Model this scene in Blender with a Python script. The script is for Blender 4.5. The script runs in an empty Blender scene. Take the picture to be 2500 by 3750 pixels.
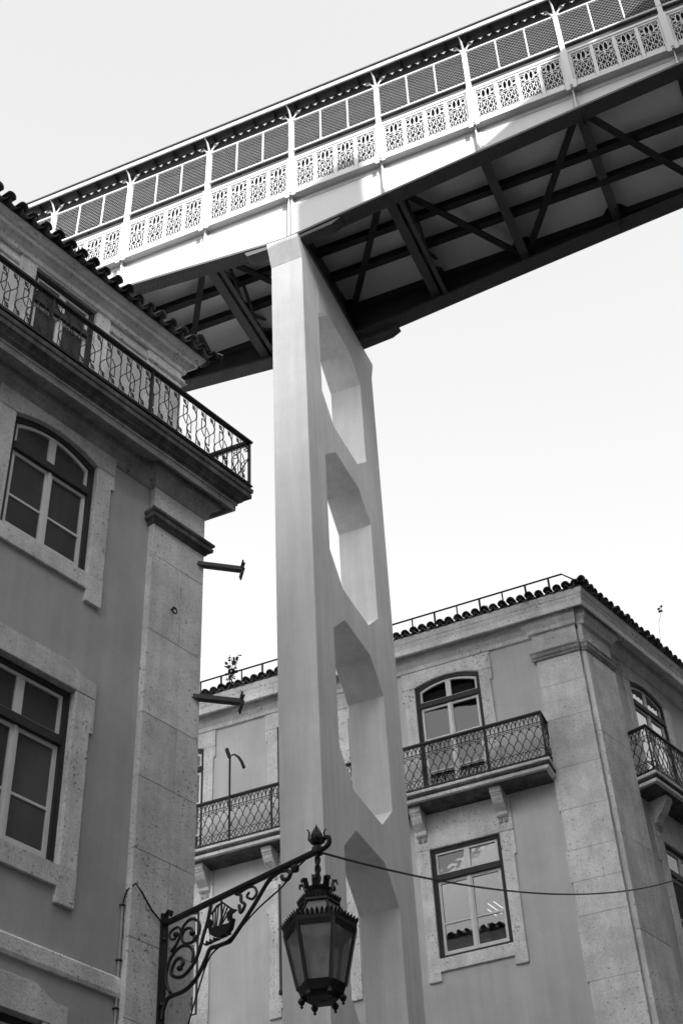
import bpy, bmesh, math, random
from mathutils import Vector as V, Matrix
random.seed(7)
scene = bpy.context.scene
col = scene.collection
PI = math.pi

# ------------------------------------------------------------------ camera
RC = ((0.9154608, -0.2985408, -0.2698238), (0.4001912, 0.6051587, 0.6882077), (-0.0421719, -0.7380083, 0.6734725))
cam_data = bpy.data.cameras.new('camera')
cam = bpy.data.objects.new('camera', cam_data)
col.objects.link(cam)
M = Matrix(((RC[0][0], -RC[0][1], -RC[0][2], 0), (RC[1][0], -RC[1][1], -RC[1][2], 0), (RC[2][0], -RC[2][1], -RC[2][2], 1.6), (0, 0, 0, 1)))
cam.matrix_world = M
cam_data.sensor_fit = 'VERTICAL'
cam_data.sensor_height = 36.0
cam_data.lens = 36.0 * 5270.0 / 3750.0
cam_data.clip_start = 0.1
cam_data.clip_end = 2000
scene.camera = cam
scene.render.resolution_x = 682
scene.render.resolution_y = 1024
scene.cycles.diffuse_bounces = 2

# ------------------------------------------------------------------ light
SUN = V((0.80, -1.0, 0.75)).normalized()          # direction towards the sun
sun_elev = math.asin(SUN.z)
sun_az = math.atan2(SUN.x, SUN.y)
world = bpy.data.worlds.new('World')
scene.world = world
world.use_nodes = True
wn, wl = world.node_tree.nodes, world.node_tree.links
wn.clear()
sky = wn.new('ShaderNodeTexSky')
sky.sky_type = 'NISHITA'
sky.sun_disc = False
sky.sun_elevation = sun_elev
sky.sun_rotation = sun_az
sky.air_density = 1.0
sky.dust_density = 6.0
sky.ozone_density = 1.0
bw = wn.new('ShaderNodeRGBToBW')
pw = wn.new('ShaderNodeMath'); pw.operation = 'POWER'; pw.inputs[1].default_value = 0.62
bg = wn.new('ShaderNodeBackground'); bg.inputs['Strength'].default_value = 0.15
wo = wn.new('ShaderNodeOutputWorld')
wl.new(sky.outputs[0], bw.inputs[0]); wl.new(bw.outputs[0], pw.inputs[0]); wl.new(pw.outputs[0], bg.inputs[0]); wl.new(bg.outputs[0], wo.inputs[0])

sun_data = bpy.data.lights.new('sun', 'SUN')
sun_data.energy = 2.0
sun_data.angle = math.radians(0.6)
sun = bpy.data.objects.new('sun', sun_data)
col.objects.link(sun)
sun.rotation_euler = SUN.to_track_quat('Z', 'Y').to_euler()
sun.location = SUN * 80

scene.view_settings.view_transform = 'Standard'
scene.view_settings.look = 'None'
scene.view_settings.exposure = 2.52
scene.view_settings.gamma = 1.0
scene.view_settings.use_curve_mapping = False

# ------------------------------------------------------------------ materials
def material(name, base, rough=0.8, var=0.12, scale=3.0, speck=0.0, speck_scale=30.0, bump=0.15, bump_scale=60.0, streak=0.0, spec=0.3, metallic=0.0, patch=0.0, patch_scale=0.5, rand=0.0):
    m = bpy.data.materials.new(name)
    m.use_nodes = True
    nt = m.node_tree
    n, l = nt.nodes, nt.links
    b = n['Principled BSDF']
    b.inputs['Roughness'].default_value = rough
    b.inputs['Metallic'].default_value = metallic
    b.inputs['Specular IOR Level'].default_value = spec
    geo = n.new('ShaderNodeNewGeometry')
    def noise(sc, det=4.0, vec=None, rg=0.55):
        t = n.new('ShaderNodeTexNoise')
        t.inputs['Scale'].default_value = sc
        t.inputs['Detail'].default_value = det
        t.inputs['Roughness'].default_value = rg
        l.new(vec or geo.outputs['Position'], t.inputs['Vector'])
        return t.outputs['Fac']
    def mth(op, a, bb=None, cl=False):
        t = n.new('ShaderNodeMath'); t.operation = op; t.use_clamp = cl
        for i, x in enumerate((a, bb)):
            if x is None: continue
            if isinstance(x, (int, float)): t.inputs[i].default_value = x
            else: l.new(x, t.inputs[i])
        return t.outputs[0]
    # value = 1 + var*(noise-.5)*2
    v = mth('ADD', mth('MULTIPLY', mth('SUBTRACT', noise(scale, 6), 0.5), 2.4 * var), 1.0)
    fine = mth('ADD', mth('MULTIPLY', mth('SUBTRACT', noise(max(scale * 14, 28.0), 3), 0.5), 2.6 * var), 1.0)
    v = mth('MULTIPLY', v, fine)
    if patch:
        p = mth('MULTIPLY', mth('SUBTRACT', noise(patch_scale, 5, None, 0.65), 0.5), 4.0)
        p = mth('ADD', mth('MULTIPLY', p, patch), 1.0)
        v = mth('MULTIPLY', v, p)
    if rand:
        oi = n.new('ShaderNodeObjectInfo')
        v = mth('MULTIPLY', v, mth('ADD', mth('MULTIPLY', mth('SUBTRACT', oi.outputs['Random'], 0.5), 2.0 * rand), 1.0))
    if streak:
        mp = n.new('ShaderNodeMapping'); mp.inputs['Scale'].default_value = (1, 1, 0.06)
        l.new(geo.outputs['Position'], mp.inputs['Vector'])
        s = noise(7.0, 5, mp.outputs[0], 0.6)
        v = mth('MULTIPLY', v, mth('ADD', mth('MULTIPLY', mth('SUBTRACT', s, 0.5), 2.5 * streak), 1.0))
    if speck:
        s = noise(speck_scale, 4, None, 0.7)
        s = mth('MULTIPLY', mth('SUBTRACT', s, 0.585), 14.0, True)
        big = mth('MULTIPLY', mth('SUBTRACT', noise(1.3, 3), 0.40), 5.0, True)
        s = mth('MULTIPLY', s, mth('ADD', mth('MULTIPLY', big, 0.8), 0.2))
        v = mth('MULTIPLY', v, mth('SUBTRACT', 1.0, mth('MULTIPLY', s, speck)))
        s2 = mth('MULTIPLY', mth('SUBTRACT', noise(speck_scale * 2.6, 3, None, 0.7), 0.60), 12.0, True)
        v = mth('MULTIPLY', v, mth('SUBTRACT', 1.0, mth('MULTIPLY', s2, speck * 0.55)))
    v = mth('MAXIMUM', mth('MULTIPLY', v, base), 0.003)
    cmb = n.new('ShaderNodeCombineColor')
    for i in range(3): l.new(v, cmb.inputs[i])
    l.new(cmb.outputs[0], b.inputs['Base Color'])
    if bump:
        bp = n.new('ShaderNodeBump'); bp.inputs['Strength'].default_value = bump; bp.inputs['Distance'].default_value = 0.01
        l.new(noise(bump_scale, 5), bp.inputs['Height'])
        l.new(bp.outputs[0], b.inputs['Normal'])
    return m

MAT = {}
MAT['plaster_dark'] = material('dark_painted_plaster', 0.52, 0.85, 0.07, 1.2, bump=0.25, bump_scale=90, streak=0.13, patch=0.16, patch_scale=0.6)
MAT['plaster_light'] = material('pale_painted_plaster', 0.66, 0.85, 0.06, 1.0, bump=0.25, bump_scale=90, streak=0.13, patch=0.15, patch_scale=0.6)
MAT['stone'] = material('pitted_limestone', 0.80, 0.85, 0.20, 2.4, speck=0.85, speck_scale=20, bump=0.7, bump_scale=40, streak=0.22, patch=0.24, patch_scale=1.6, rand=0.10)
MAT['stone_stain_shade'] = material('stained_shaded_limestone', 0.40, 0.9, 0.3, 2.5, speck=0.6, speck_scale=14, bump=0.6, bump_scale=40, streak=0.45, patch=0.25, patch_scale=1.5)  # stained ledges; on the left cornice the darker tone also paints soffit shade
MAT['stone_soot_shade'] = material('soot_shade_limestone', 0.13, 0.9, 0.4, 2.5, speck=0.4, speck_scale=14, bump=0.7, bump_scale=40, streak=0.9, patch=0.35, patch_scale=1.8)  # soot on crown and ledges; on balcony slabs the dark paints soffit shade
MAT['wire'] = material('galvanised_wire', 0.40, 0.5, 0.05, 3.0, bump=0.0)
MAT['steel_brace'] = material('black_brace_steel', 0.025, 0.7, 0.2, 2.0, bump=0.1)  # near-black base colour for bracing, gussets, stringers and the far girder
MAT['concrete'] = material('painted_concrete', 0.84, 0.8, 0.05, 1.5, bump=0.15, bump_scale=70, streak=0.16, patch=0.09, patch_scale=0.8)
MAT['steel_white'] = material('white_bridge_paint', 0.48, 0.5, 0.03, 2.0, bump=0.05, bump_scale=30, streak=0.03)
MAT['steel_dark'] = material('shade_dark_bridge_steel', 0.08, 0.7, 0.2, 1.5, bump=0.15, bump_scale=30, patch=0.1)  # dark base colour puts underside shade into flanges and cross beams
MAT['deck'] = material('grey_deck_plate', 0.80, 0.7, 0.12, 1.2, bump=0.1, bump_scale=20, patch=0.08)
MAT['roof_sheet'] = material('grey_roof_sheet', 0.055, 0.7, 0.15, 2.0, bump=0.1)
MAT['iron'] = material('black_wrought_iron', 0.012, 0.5, 0.2, 6.0, bump=0.1, bump_scale=60, spec=0.4)
MAT['iron_grey'] = material('weathered_grey_iron', 0.09, 0.6, 0.2, 6.0, bump=0.1)
MAT['frame_dark'] = material('dark_painted_timber', 0.045, 0.6, 0.15, 4.0, bump=0.1)
MAT['frame_white'] = material('white_painted_timber', 0.85, 0.6, 0.06, 5.0, bump=0.1, streak=0.06)
MAT['tile'] = material('weathered_clay_tile', 0.13, 0.9, 0.4, 5.0, bump=0.5, bump_scale=40, patch=0.3, patch_scale=3, rand=0.45)
MAT['curtain'] = material('grey_curtain_cloth', 0.7, 0.9, 0.05, 3.0, bump=0.0, streak=0.1)
MAT['paving'] = material('stone_paving', 0.12, 0.9, 0.2, 4.0, bump=0.4, bump_scale=12)
MAT['leaf'] = material('dusty_leaf', 0.07, 0.7, 0.2, 8.0, bump=0.0)
MAT['rubber'] = material('black_cable_sheath', 0.01, 0.6, 0.1, 6.0, bump=0.0)
MAT['frosted'] = None
MAT['facade_absorbing'] = material('light_absorbing_plaster', 0.07, 0.85, 0.1, 1.0, bump=0.2)  # near-black so the added blocks throw little light on the side wall
MAT['facade_opposite'] = material('pale_opposite_plaster', 0.45, 0.85, 0.1, 1.0, bump=0.2)

def glass_material(name='window_glass', ior=1.85):
    m = bpy.data.materials.new(name); m.use_nodes = True
    n, l = m.node_tree.nodes, m.node_tree.links
    n.clear()
    o = n.new('ShaderNodeOutputMaterial'); mx = n.new('ShaderNodeMixShader')
    tr = n.new('ShaderNodeBsdfTransparent'); tr.inputs[0].default_value = (0.62, 0.62, 0.62, 1)
    gl = n.new('ShaderNodeBsdfGlossy'); gl.inputs['Roughness'].default_value = 0.015; gl.inputs[0].default_value = (0.95, 0.95, 0.95, 1)
    fr = n.new('ShaderNodeFresnel'); fr.inputs['IOR'].default_value = ior
    ns = n.new('ShaderNodeTexNoise'); ns.inputs['Scale'].default_value = 3.0
    ge = n.new('ShaderNodeNewGeometry'); l.new(ge.outputs['Position'], ns.inputs['Vector'])
    bp = n.new('ShaderNodeBump'); bp.inputs['Strength'].default_value = 0.03; bp.inputs['Distance'].default_value = 0.02
    l.new(ns.outputs['Fac'], bp.inputs['Height']); l.new(bp.outputs[0], gl.inputs['Normal'])
    l.new(fr.outputs[0], mx.inputs[0]); l.new(tr.outputs[0], mx.inputs[1]); l.new(gl.outputs[0], mx.inputs[2]); l.new(mx.outputs[0], o.inputs[0])
    return m
MAT['glass'] = glass_material()
MAT['glass_coated'] = glass_material('coated_window_glass', 5.0)
def dusty_glass(name, base, clear, rough, refl):
    m = material(name, base, rough, 0.15, 5.0, bump=0.0, patch=0.25, patch_scale=3, spec=refl)
    n, l = m.node_tree.nodes, m.node_tree.links
    b = n['Principled BSDF']; o = n['Material Output']
    mx = n.new('ShaderNodeMixShader'); tr = n.new('ShaderNodeBsdfTransparent'); mx.inputs[0].default_value = clear
    tr.inputs[0].default_value = (0.8, 0.8, 0.8, 1)
    l.new(b.outputs[0], mx.inputs[1]); l.new(tr.outputs[0], mx.inputs[2]); l.new(mx.outputs[0], o.inputs[0])
    return m
MAT['frosted'] = dusty_glass('dusty_lantern_glass', 0.30, 0.35, 0.35, 0.4)
MAT['glass_dusty'] = dusty_glass('dusty_window_glass', 0.14, 0.55, 0.15, 0.6)
def emission_material(name, s):
    m = bpy.data.materials.new(name); m.use_nodes = True
    b = m.node_tree.nodes['Principled BSDF']
    b.inputs['Emission Color'].default_value = (1, 1, 1, 1); b.inputs['Emission Strength'].default_value = s
    return m
MAT['tube_light'] = emission_material('lit_ceiling_tube', 0.35)

# ------------------------------------------------------------------ mesh helpers
class MB:
    def __init__(s): s.v = []; s.f = []
    def add(s, vs, fs):
        k = len(s.v)
        s.v.extend(tuple(p) for p in vs)
        s.f.extend(tuple(i + k for i in f) for f in fs)
    def hexa(s, p):
        s.add(p, [(0, 3, 2, 1), (4, 5, 6, 7), (0, 1, 5, 4), (1, 2, 6, 5), (2, 3, 7, 6), (3, 0, 4, 7)])
    def box(s, x0, x1, y0, y1, z0, z1):
        s.hexa([(x0, y0, z0), (x1, y0, z0), (x1, y1, z0), (x0, y1, z0), (x0, y0, z1), (x1, y0, z1), (x1, y1, z1), (x0, y1, z1)])
    def prism(s, poly, fn, a, b):
        n = len(poly)
        s.add([fn(p[0], a, p[1]) for p in poly] + [fn(p[0], b, p[1]) for p in poly],
              [tuple(range(n))[::-1], tuple(range(n, 2 * n))] + [(i, (i + 1) % n, n + (i + 1) % n, n + i) for i in range(n)])
    def sweep(s, profile, fns, closed=True):
        # profile: list of (q,z); fns: list of functions (q,z)->point, one per station
        n = len(profile); m = len(fns)
        vs = [f(q, z) for f in fns for q, z in profile]
        fs = []
        rng = n if closed else n - 1
        for k in range(m - 1):
            for i in range(rng):
                j = (i + 1) % n
                fs.append((k * n + i, k * n + j, (k + 1) * n + j, (k + 1) * n + i))
        if closed:
            fs.append(tuple(range(n))[::-1]); fs.append(tuple(range((m - 1) * n, m * n)))
        s.add(vs, fs)
    def tube(s, pts, r, n=5, closed=False, up=None, cap=True, rs=None):
        pts = [V(p) for p in pts]
        m = len(pts)
        vs = []
        prev = None
        for i, p in enumerate(pts):
            if closed: t = pts[(i + 1) % m] - pts[i - 1]
            else: t = pts[min(i + 1, m - 1)] - pts[max(i - 1, 0)]
            if t.length < 1e-9: t = V((0, 0, 1))
            t.normalize()
            if prev is None:
                a = V((0, 0, 1)) if abs(t.z) < 0.9 else V((1, 0, 0))
                if up is not None: a = V(up)
                x = t.cross(a).normalized()
            else:
                x = (prev - t * prev.dot(t))
                if x.length < 1e-6: x = t.cross(V((0.3, 0.5, 0.8)))
                x.normalize()
            prev = x
            y = t.cross(x)
            rr = rs[i] if rs else r
            for k in range(n):
                an = 2 * PI * k / n + PI / n
                vs.append(p + x * (rr * math.cos(an)) + y * (rr * math.sin(an)))
        fs = []
        for i in range(m if closed else m - 1):
            j = (i + 1) % m
            for k in range(n):
                kk = (k + 1) % n
                fs.append((i * n + k, i * n + kk, j * n + kk, j * n + k))
        if not closed and cap:
            fs.append(tuple(range(n))[::-1]); fs.append(tuple(range((m - 1) * n, m * n)))
        s.add(vs, fs)
    def lathe(s, prof, c, n=12, rot=0.0):
        # prof: (r,z) list, about vertical axis through c
        m = len(prof)
        vs = [(c[0] + r * math.cos(2 * PI * k / n + rot), c[1] + r * math.sin(2 * PI * k / n + rot), c[2] + z) for r, z in prof for k in range(n)]
        fs = [(i * n + k, i * n + (k + 1) % n, (i + 1) * n + (k + 1) % n, (i + 1) * n + k) for i in range(m - 1) for k in range(n)]
        fs.append(tuple(range(n))[::-1]); fs.append(tuple(range((m - 1) * n, m * n)))
        s.add(vs, fs)
    def dome(s, c, nrm, r, h):
        # small rivet head
        nrm = V(nrm).normalized(); a = V((0, 0, 1)) if abs(nrm.z) < 0.9 else V((1, 0, 0))
        x = nrm.cross(a).normalized(); y = nrm.cross(x); c = V(c)
        vs = [c + x * (r * math.cos(k * PI / 3)) + y * (r * math.sin(k * PI / 3)) for k in range(6)]
        vs += [c + nrm * h + x * (0.5 * r * math.cos(k * PI / 3)) + y * (0.5 * r * math.sin(k * PI / 3)) for k in range(6)]
        s.add(vs, [(k, (k + 1) % 6, 6 + (k + 1) % 6, 6 + k) for k in range(6)] + [tuple(range(6, 12))])
    def mesh(s, name, org=(0, 0, 0), smooth=False):
        me = bpy.data.meshes.new(name)
        me.from_pydata([(p[0] - org[0], p[1] - org[1], p[2] - org[2]) for p in s.v], [], s.f)
        bm = bmesh.new(); bm.from_mesh(me)
        bmesh.ops.recalc_face_normals(bm, faces=bm.faces)
        bm.to_mesh(me); bm.free()
        if smooth:
            for p in me.polygons: p.use_smooth = True
        me.update()
        return me

ORG = {}
def props(o, label=None, cat=None, group=None, kind=None):
    if label: o['label'] = label
    if cat: o['category'] = cat
    if group: o['group'] = group
    if kind: o['kind'] = kind
    return o
def thing(name, label, cat, loc, group=None):
    o = bpy.data.objects.new(name, None)
    o.empty_display_size = 0.2
    col.objects.link(o); o.location = loc; ORG[o] = V(loc)
    return props(o, label, cat, group)
def part(name, mb, mat, parent, bevel=0.0, smooth=False, kind=None, label=None):
    org = ORG[parent]
    me = mb.mesh(name, org, smooth)
    me.materials.append(MAT[mat])
    o = bpy.data.objects.new(name, me); col.objects.link(o); o.parent = parent; ORG[o] = org
    if bevel:
        md = o.modifiers.new('bevel', 'BEVEL'); md.width = bevel; md.segments = 1; md.limit_method = 'ANGLE'; md.angle_limit = math.radians(40)
    if kind: o['kind'] = kind
    if label: o['label'] = label
    return o
def inst(name, me, parent, mw):
    o = bpy.data.objects.new(name, me); col.objects.link(o); o.parent = parent
    o.matrix_local = Matrix.Translation(-ORG[parent]) @ mw
    ORG[o] = ORG[parent]
    return o
def single(name, mb, mat, label=None, cat=None, kind=None, smooth=False, group=None, bevel=0):
    xs = [p[0] for p in mb.v]; ys = [p[1] for p in mb.v]; zs = [p[2] for p in mb.v]
    org = V(((min(xs) + max(xs)) / 2, (min(ys) + max(ys)) / 2, min(zs)))
    me = mb.mesh(name, org, smooth); me.materials.append(MAT[mat])
    o = bpy.data.objects.new(name, me); col.objects.link(o); o.location = org; ORG[o] = org
    if bevel:
        md = o.modifiers.new('bevel', 'BEVEL'); md.width = bevel; md.segments = 1; md.limit_method = 'ANGLE'
    return props(o, label, cat, group, kind)
def frame_matrix(p, x, y, z):
    return Matrix(((x[0], y[0], z[0], p[0]), (x[1], y[1], z[1], p[1]), (x[2], y[2], z[2], p[2]), (0, 0, 0, 1)))

# street directions: D1 runs along the main street, the cross street runs along X
D1 = V((0.3001153, 0.9539029, 0)); N1 = V((0.9539029, -0.3001153, 0))
UP = V((0, 0, 1))
def du(u, d, z): return D1 * u + N1 * d + UP * z
def dy(d, y, z):                              # point with given street offset d and given Y
    return V(((d - N1.y * y) / N1.x, y, z))

# ------------------------------------------------------------------ ground
g = MB(); g.box(-300, 300, -300, 300, -0.4, 0)
single('street_pavement', g, 'paving', kind='structure')

# ------------------------------------------------------------------ generic facade elements
def wall_skin(mb, W, a0, a1, z0, z1, holes, depth=0.3):
    A = sorted({a0, a1} | {h[0] for h in holes} | {h[1] for h in holes})
    Z = sorted({z0, z1} | {h[2] for h in holes} | {h[3] for h in holes})
    for i in range(len(A) - 1):
        for j in range(len(Z) - 1):
            ca, cz = (A[i] + A[i + 1]) / 2, (Z[j] + Z[j + 1]) / 2
            if any(h[0] < ca < h[1] and h[2] < cz < h[3] for h in holes): continue
            mb.add([W(A[i], 0, Z[j]), W(A[i + 1], 0, Z[j]), W(A[i + 1], 0, Z[j + 1]), W(A[i], 0, Z[j + 1])], [(0, 1, 2, 3)])
    for h in holes:
        c = [(h[0], h[2]), (h[1], h[2]), (h[1], h[3]), (h[0], h[3])]
        for k in range(4):
            p, q = c[k], c[(k + 1) % 4]
            mb.add([W(p[0], 0, p[1]), W(q[0], 0, q[1]), W(q[0], -depth, q[1]), W(p[0], -depth, p[1])], [(0, 1, 2, 3)])

def arch(a0, a1, zs, rise):
    c, h = (a0 + a1) / 2, (a1 - a0) / 2
    return lambda a: zs + rise * (1 - ((a - c) / h) ** 2)

def make_window(root, W, a0, a1, z0, zs, rise, zt, bars=1, recess=0.16, curtain=None, glass='glass'):
    """dark outer frame with white casements and panes"""
    f = MB(); fw = 0.075
    zf = arch(a0, a1, zs, rise)
    N = 10
    aa = [a0 + (a1 - a0) * i / N for i in range(N + 1)]
    inn = arch(a0 + fw, a1 - fw, zs - fw * 0.8, rise)
    o0, o1 = -recess, -recess + 0.09
    f.prism([(a0, z0), (a0 + fw, z0), (a0 + fw, zs - fw), (a0, zs)], W, o0, o1)
    f.prism([(a1 - fw, z0), (a1, z0), (a1, zs), (a1 - fw, zs - fw)], W, o0, o1)
    bi = [a0 + fw + (a1 - a0 - 2 * fw) * i / N for i in range(N + 1)]
    f.prism([(a, zf(a)) for a in aa] + [(a, inn(a)) for a in reversed(bi)], W, o0, o1 + 0.002)
    f.prism([(a0 + fw, zt - 0.06), (a1 - fw, zt - 0.06), (a1 - fw, zt + 0.05), (a0 + fw, zt + 0.05)], W, o0, o1 + 0.02)
    f.prism([(a0 + fw, z0), (a1 - fw, z0), (a1 - fw, z0 + 0.06), (a0 + fw, z0 + 0.06)], W, o0, o1 - 0.004)
    # fine step bead on the frame
    f.prism([(a0 + 0.03, z0), (a0 + 0.045, z0), (a0 + 0.045, zs - 0.03), (a0 + 0.03, zs - 0.03)], W, o1, o1 + 0.012)
    f.prism([(a1 - 0.045, z0), (a1 - 0.03, z0), (a1 - 0.03, zs - 0.03), (a1 - 0.045, zs - 0.03)], W, o1, o1 + 0.012)
    win = part('window', f, 'frame_dark', root)
    ac = (a0 + a1) / 2
    c0, c1 = -recess + 0.02, -recess + 0.062
    sw = 0.05
    pane_o = -recess + 0.035
    # lower casements
    for x0, x1 in ((a0 + fw + 0.004, ac - 0.003), (ac + 0.003, a1 - fw - 0.004)):
        m = MB(); b, t = z0 + 0.064, zt - 0.064
        m.prism([(x0, b), (x0 + sw, b), (x0 + sw, t), (x0, t)], W, c0, c1)
        m.prism([(x1 - sw, b), (x1, b), (x1, t), (x1 - sw, t)], W, c0, c1)
        m.prism([(x0 + sw, t - sw), (x1 - sw, t - sw), (x1 - sw, t), (x0 + sw, t)], W, c0, c1 - 0.003)
        m.prism([(x0 + sw, b), (x1 - sw, b), (x1 - sw, b + sw * 1.5), (x0 + sw, b + sw * 1.5)], W, c0, c1 - 0.003)
        for k in range(bars):
            zz = b + (t - b) * (0.42 if bars == 1 else (k + 1) / (bars + 1))
            m.prism([(x0 + sw, zz - 0.015), (x1 - sw, zz - 0.015), (x1 - sw, zz + 0.015), (x0 + sw, zz + 0.015)], W, c0 + 0.004, c1 - 0.006)
        part('casement', m, 'frame_white', win)
        zz = [b + sw] + [b + (t - b) * (0.42 if bars == 1 else (k + 1) / (bars + 1)) for k in range(bars)] + [t - sw]
        for k in range(len(zz) - 1):
            p = MB(); p.prism([(x0 + sw - 0.01, zz[k]), (x1 - sw + 0.01, zz[k]), (x1 - sw + 0.01, zz[k + 1]), (x0 + sw - 0.01, zz[k + 1])], W, pane_o, pane_o + 0.004)
            part('pane', p, glass, win)
    # meeting stile bead
    m = MB(); m.prism([(ac - 0.022, z0 + 0.07), (ac + 0.022, z0 + 0.07), (ac + 0.022, zt - 0.07), (ac - 0.022, zt - 0.07)], W, c1, c1 + 0.018)
    part('meeting_stile', m, 'frame_white', win)
    # upper light
    m = MB(); b = zt + 0.054; sm = 0.04
    x0, x1 = a0 + fw + 0.004, a1 - fw - 0.004
    out_ = arch(x0, x1, zs - fw * 0.85, rise); in_ = arch(x0 + sm, x1 - sm, zs - fw * 0.85 - sm, rise)
    m.prism([(x0, b), (x0 + sm, b), (x0 + sm, in_(x0 + sm)), (x0, out_(x0))], W, c0, c1)
    m.prism([(x1 - sm, b), (x1, b), (x1, out_(x1)), (x1 - sm, in_(x1 - sm))], W, c0, c1)
    b1 = [x0 + (x1 - x0) * i / N for i in range(N + 1)]; b2 = [x0 + sm + (x1 - x0 - 2 * sm) * i / N for i in range(N + 1)]
    m.prism([(a, out_(a)) for a in b1] + [(a, in_(a)) for a in reversed(b2)], W, c0, c1 + 0.002)
    m.prism([(x0 + sm, b), (x1 - sm, b), (x1 - sm, b + sm), (x0 + sm, b + sm)], W, c0, c1 - 0.003)
    m.prism([(ac - 0.055, b + sm), (ac + 0.055, b + sm), (ac + 0.055, in_(ac) + 0.01), (ac - 0.055, in_(ac) + 0.01)], W, c0, c1 - 0.002)
    part('upper_light', m, 'frame_white', win)
    for y0, y1 in ((x0 + sm - 0.005, ac - 0.05), (ac + 0.05, x1 - sm + 0.005)):
        pts = [y0 + (y1 - y0) * i / 5 for i in range(6)]
        p = MB(); p.prism([(y0, b + sm - 0.005), (y1, b + sm - 0.005)] + [(a, min(in_(a) + 0.008, out_(a) - 0.004)) for a in reversed(pts)], W, pane_o, pane_o + 0.004)
        part('pane', p, glass, win)
    if curtain:
        for (f0, f1, dep) in curtain:
            x0_, x1_ = a0 + (a1 - a0) * f0, a0 + (a1 - a0) * f1
            c = MB(); n = max(8, int((x1_ - x0_) / 0.025))
            vs = []
            for zz in (z0 + 0.02, zs + rise * 0.5):
                for i in range(n + 1):
                    a = x0_ + (x1_ - x0_) * i / n
                    vs.append(W(a, -recess - dep + 0.02 * math.sin(a * 38) + 0.012 * math.sin(a * 91), zz))
            c.add(vs, [(i, i + 1, n + 2 + i, n + 1 + i) for i in range(n)])
            part('curtain', c, 'curtain', win, smooth=True)
    return win

def make_surround(root, W, a0, a1, z0, zs, rise, jamb_w, ear_w, ear_z, top, hood=None, zsill=None, ear_drop=0.17, mat='stone', depth=0.2, proud=0.035):
    """limestone surround: two jambs with ears, arched head, sill"""
    zf = arch(a0, a1, zs, rise)
    N = 10
    aa = [a0 + (a1 - a0) * i / N for i in range(N + 1)]
    head = MB()
    if hood is None:
        head.prism([(a0 - ear_w, zs + 0.004), (a0, zs + 0.004)] + [(a, zf(a)) for a in aa[1:-1]] + [(a1, zs + 0.004), (a1 + ear_w, zs + 0.004), (a1 + ear_w, top), (a0 - ear_w, top)], W, -depth, proud)
    else:
        hw, hz = hood
        cur = []
        for k in range(6):
            t = k / 5
            cur.append((hw[0] + (hw[1] - hw[0]) * t ** 0.6, hz + (top - hz) * (1 - t) ** 2.2 * 1.0))
        c = (a0 + a1) / 2
        right = [(c + x, z) for x, z in cur]
        left = [(c - x, z) for x, z in reversed(cur)]
        head.prism([(a0 - ear_w, zs + 0.004), (a0, zs + 0.004), (a1, zs + 0.004), (a1 + ear_w, zs + 0.004), (a1 + ear_w, hz)] + list(reversed(right)) + list(reversed(left)) + [(a0 - ear_w, hz)], W, -depth, proud)
    s = part('window_surround', head, mat, root, bevel=0.006)
    for sg, e in ((-1, a0), (1, a1)):
        j = MB()
        j.prism([(e, (zsill if zsill else z0) + 0.003), (e + sg * jamb_w, (zsill if zsill else z0) + 0.003), (e + sg * jamb_w, ear_z), (e + sg * ear_w, ear_z + 0.0), (e + sg * ear_w, zs), (e, zs)], W, -depth + 0.004, proud - 0.002)
        part('jamb', j, mat, s, bevel=0.006)
    if zsill:
        sl = MB(); zb = zsill - 0.235
        sl.prism([(a0 - jamb_w, zb - ear_drop), (a0 + 0.01, zb - ear_drop), (a0 + 0.01, zb), (a1 - 0.01, zb), (a1 - 0.01, zb - ear_drop), (a1 + jamb_w, zb - ear_drop), (a1 + jamb_w, zsill), (a0 - jamb_w, zsill)], W, -depth, proud + 0.006)
        part('sill', sl, mat, s, bevel=0.006)
    return s

# tiles ------------------------------------------------------------
def tile_mesh(r0, r1, L, inv=False):
    # half round tile, axis along local X (outwards at x=0), inside hollow
    m = MB(); n = 8
    for (x, r) in ((0, r0), (L, r1)):
        for th in (0, 0.016):
            for k in range(n + 1):
                a = PI * k / n
                m.v.append((-x, (r - th) * math.cos(a), (r - th) * math.sin(a) * (-1 if inv else 1)))
    def idx(e, th, k): return (e * 2 + th) * (n + 1) + k
    for k in range(n):
        m.f.append((idx(0, 0, k), idx(0, 0, k + 1), idx(1, 0, k + 1), idx(1, 0, k)))
        m.f.append((idx(0, 1, k), idx(1, 1, k), idx(1, 1, k + 1), idx(0, 1, k + 1)))
        m.f.append((idx(0, 0, k), idx(0, 1, k), idx(0, 1, k + 1), idx(0, 0, k + 1)))
        m.f.append((idx(1, 0, k), idx(1, 0, k + 1), idx(1, 1, k + 1), idx(1, 1, k)))
    me = m.mesh('roof_tile', smooth=False); me.materials.append(MAT['tile'])
    return me
TILE = tile_mesh(0.079, 0.064, 0.5); PAN = tile_mesh(0.095, 0.075, 0.5, True)
TILE_S = tile_mesh(0.086, 0.065, 0.5); PAN_S = tile_mesh(0.088, 0.07, 0.5, True)
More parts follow.
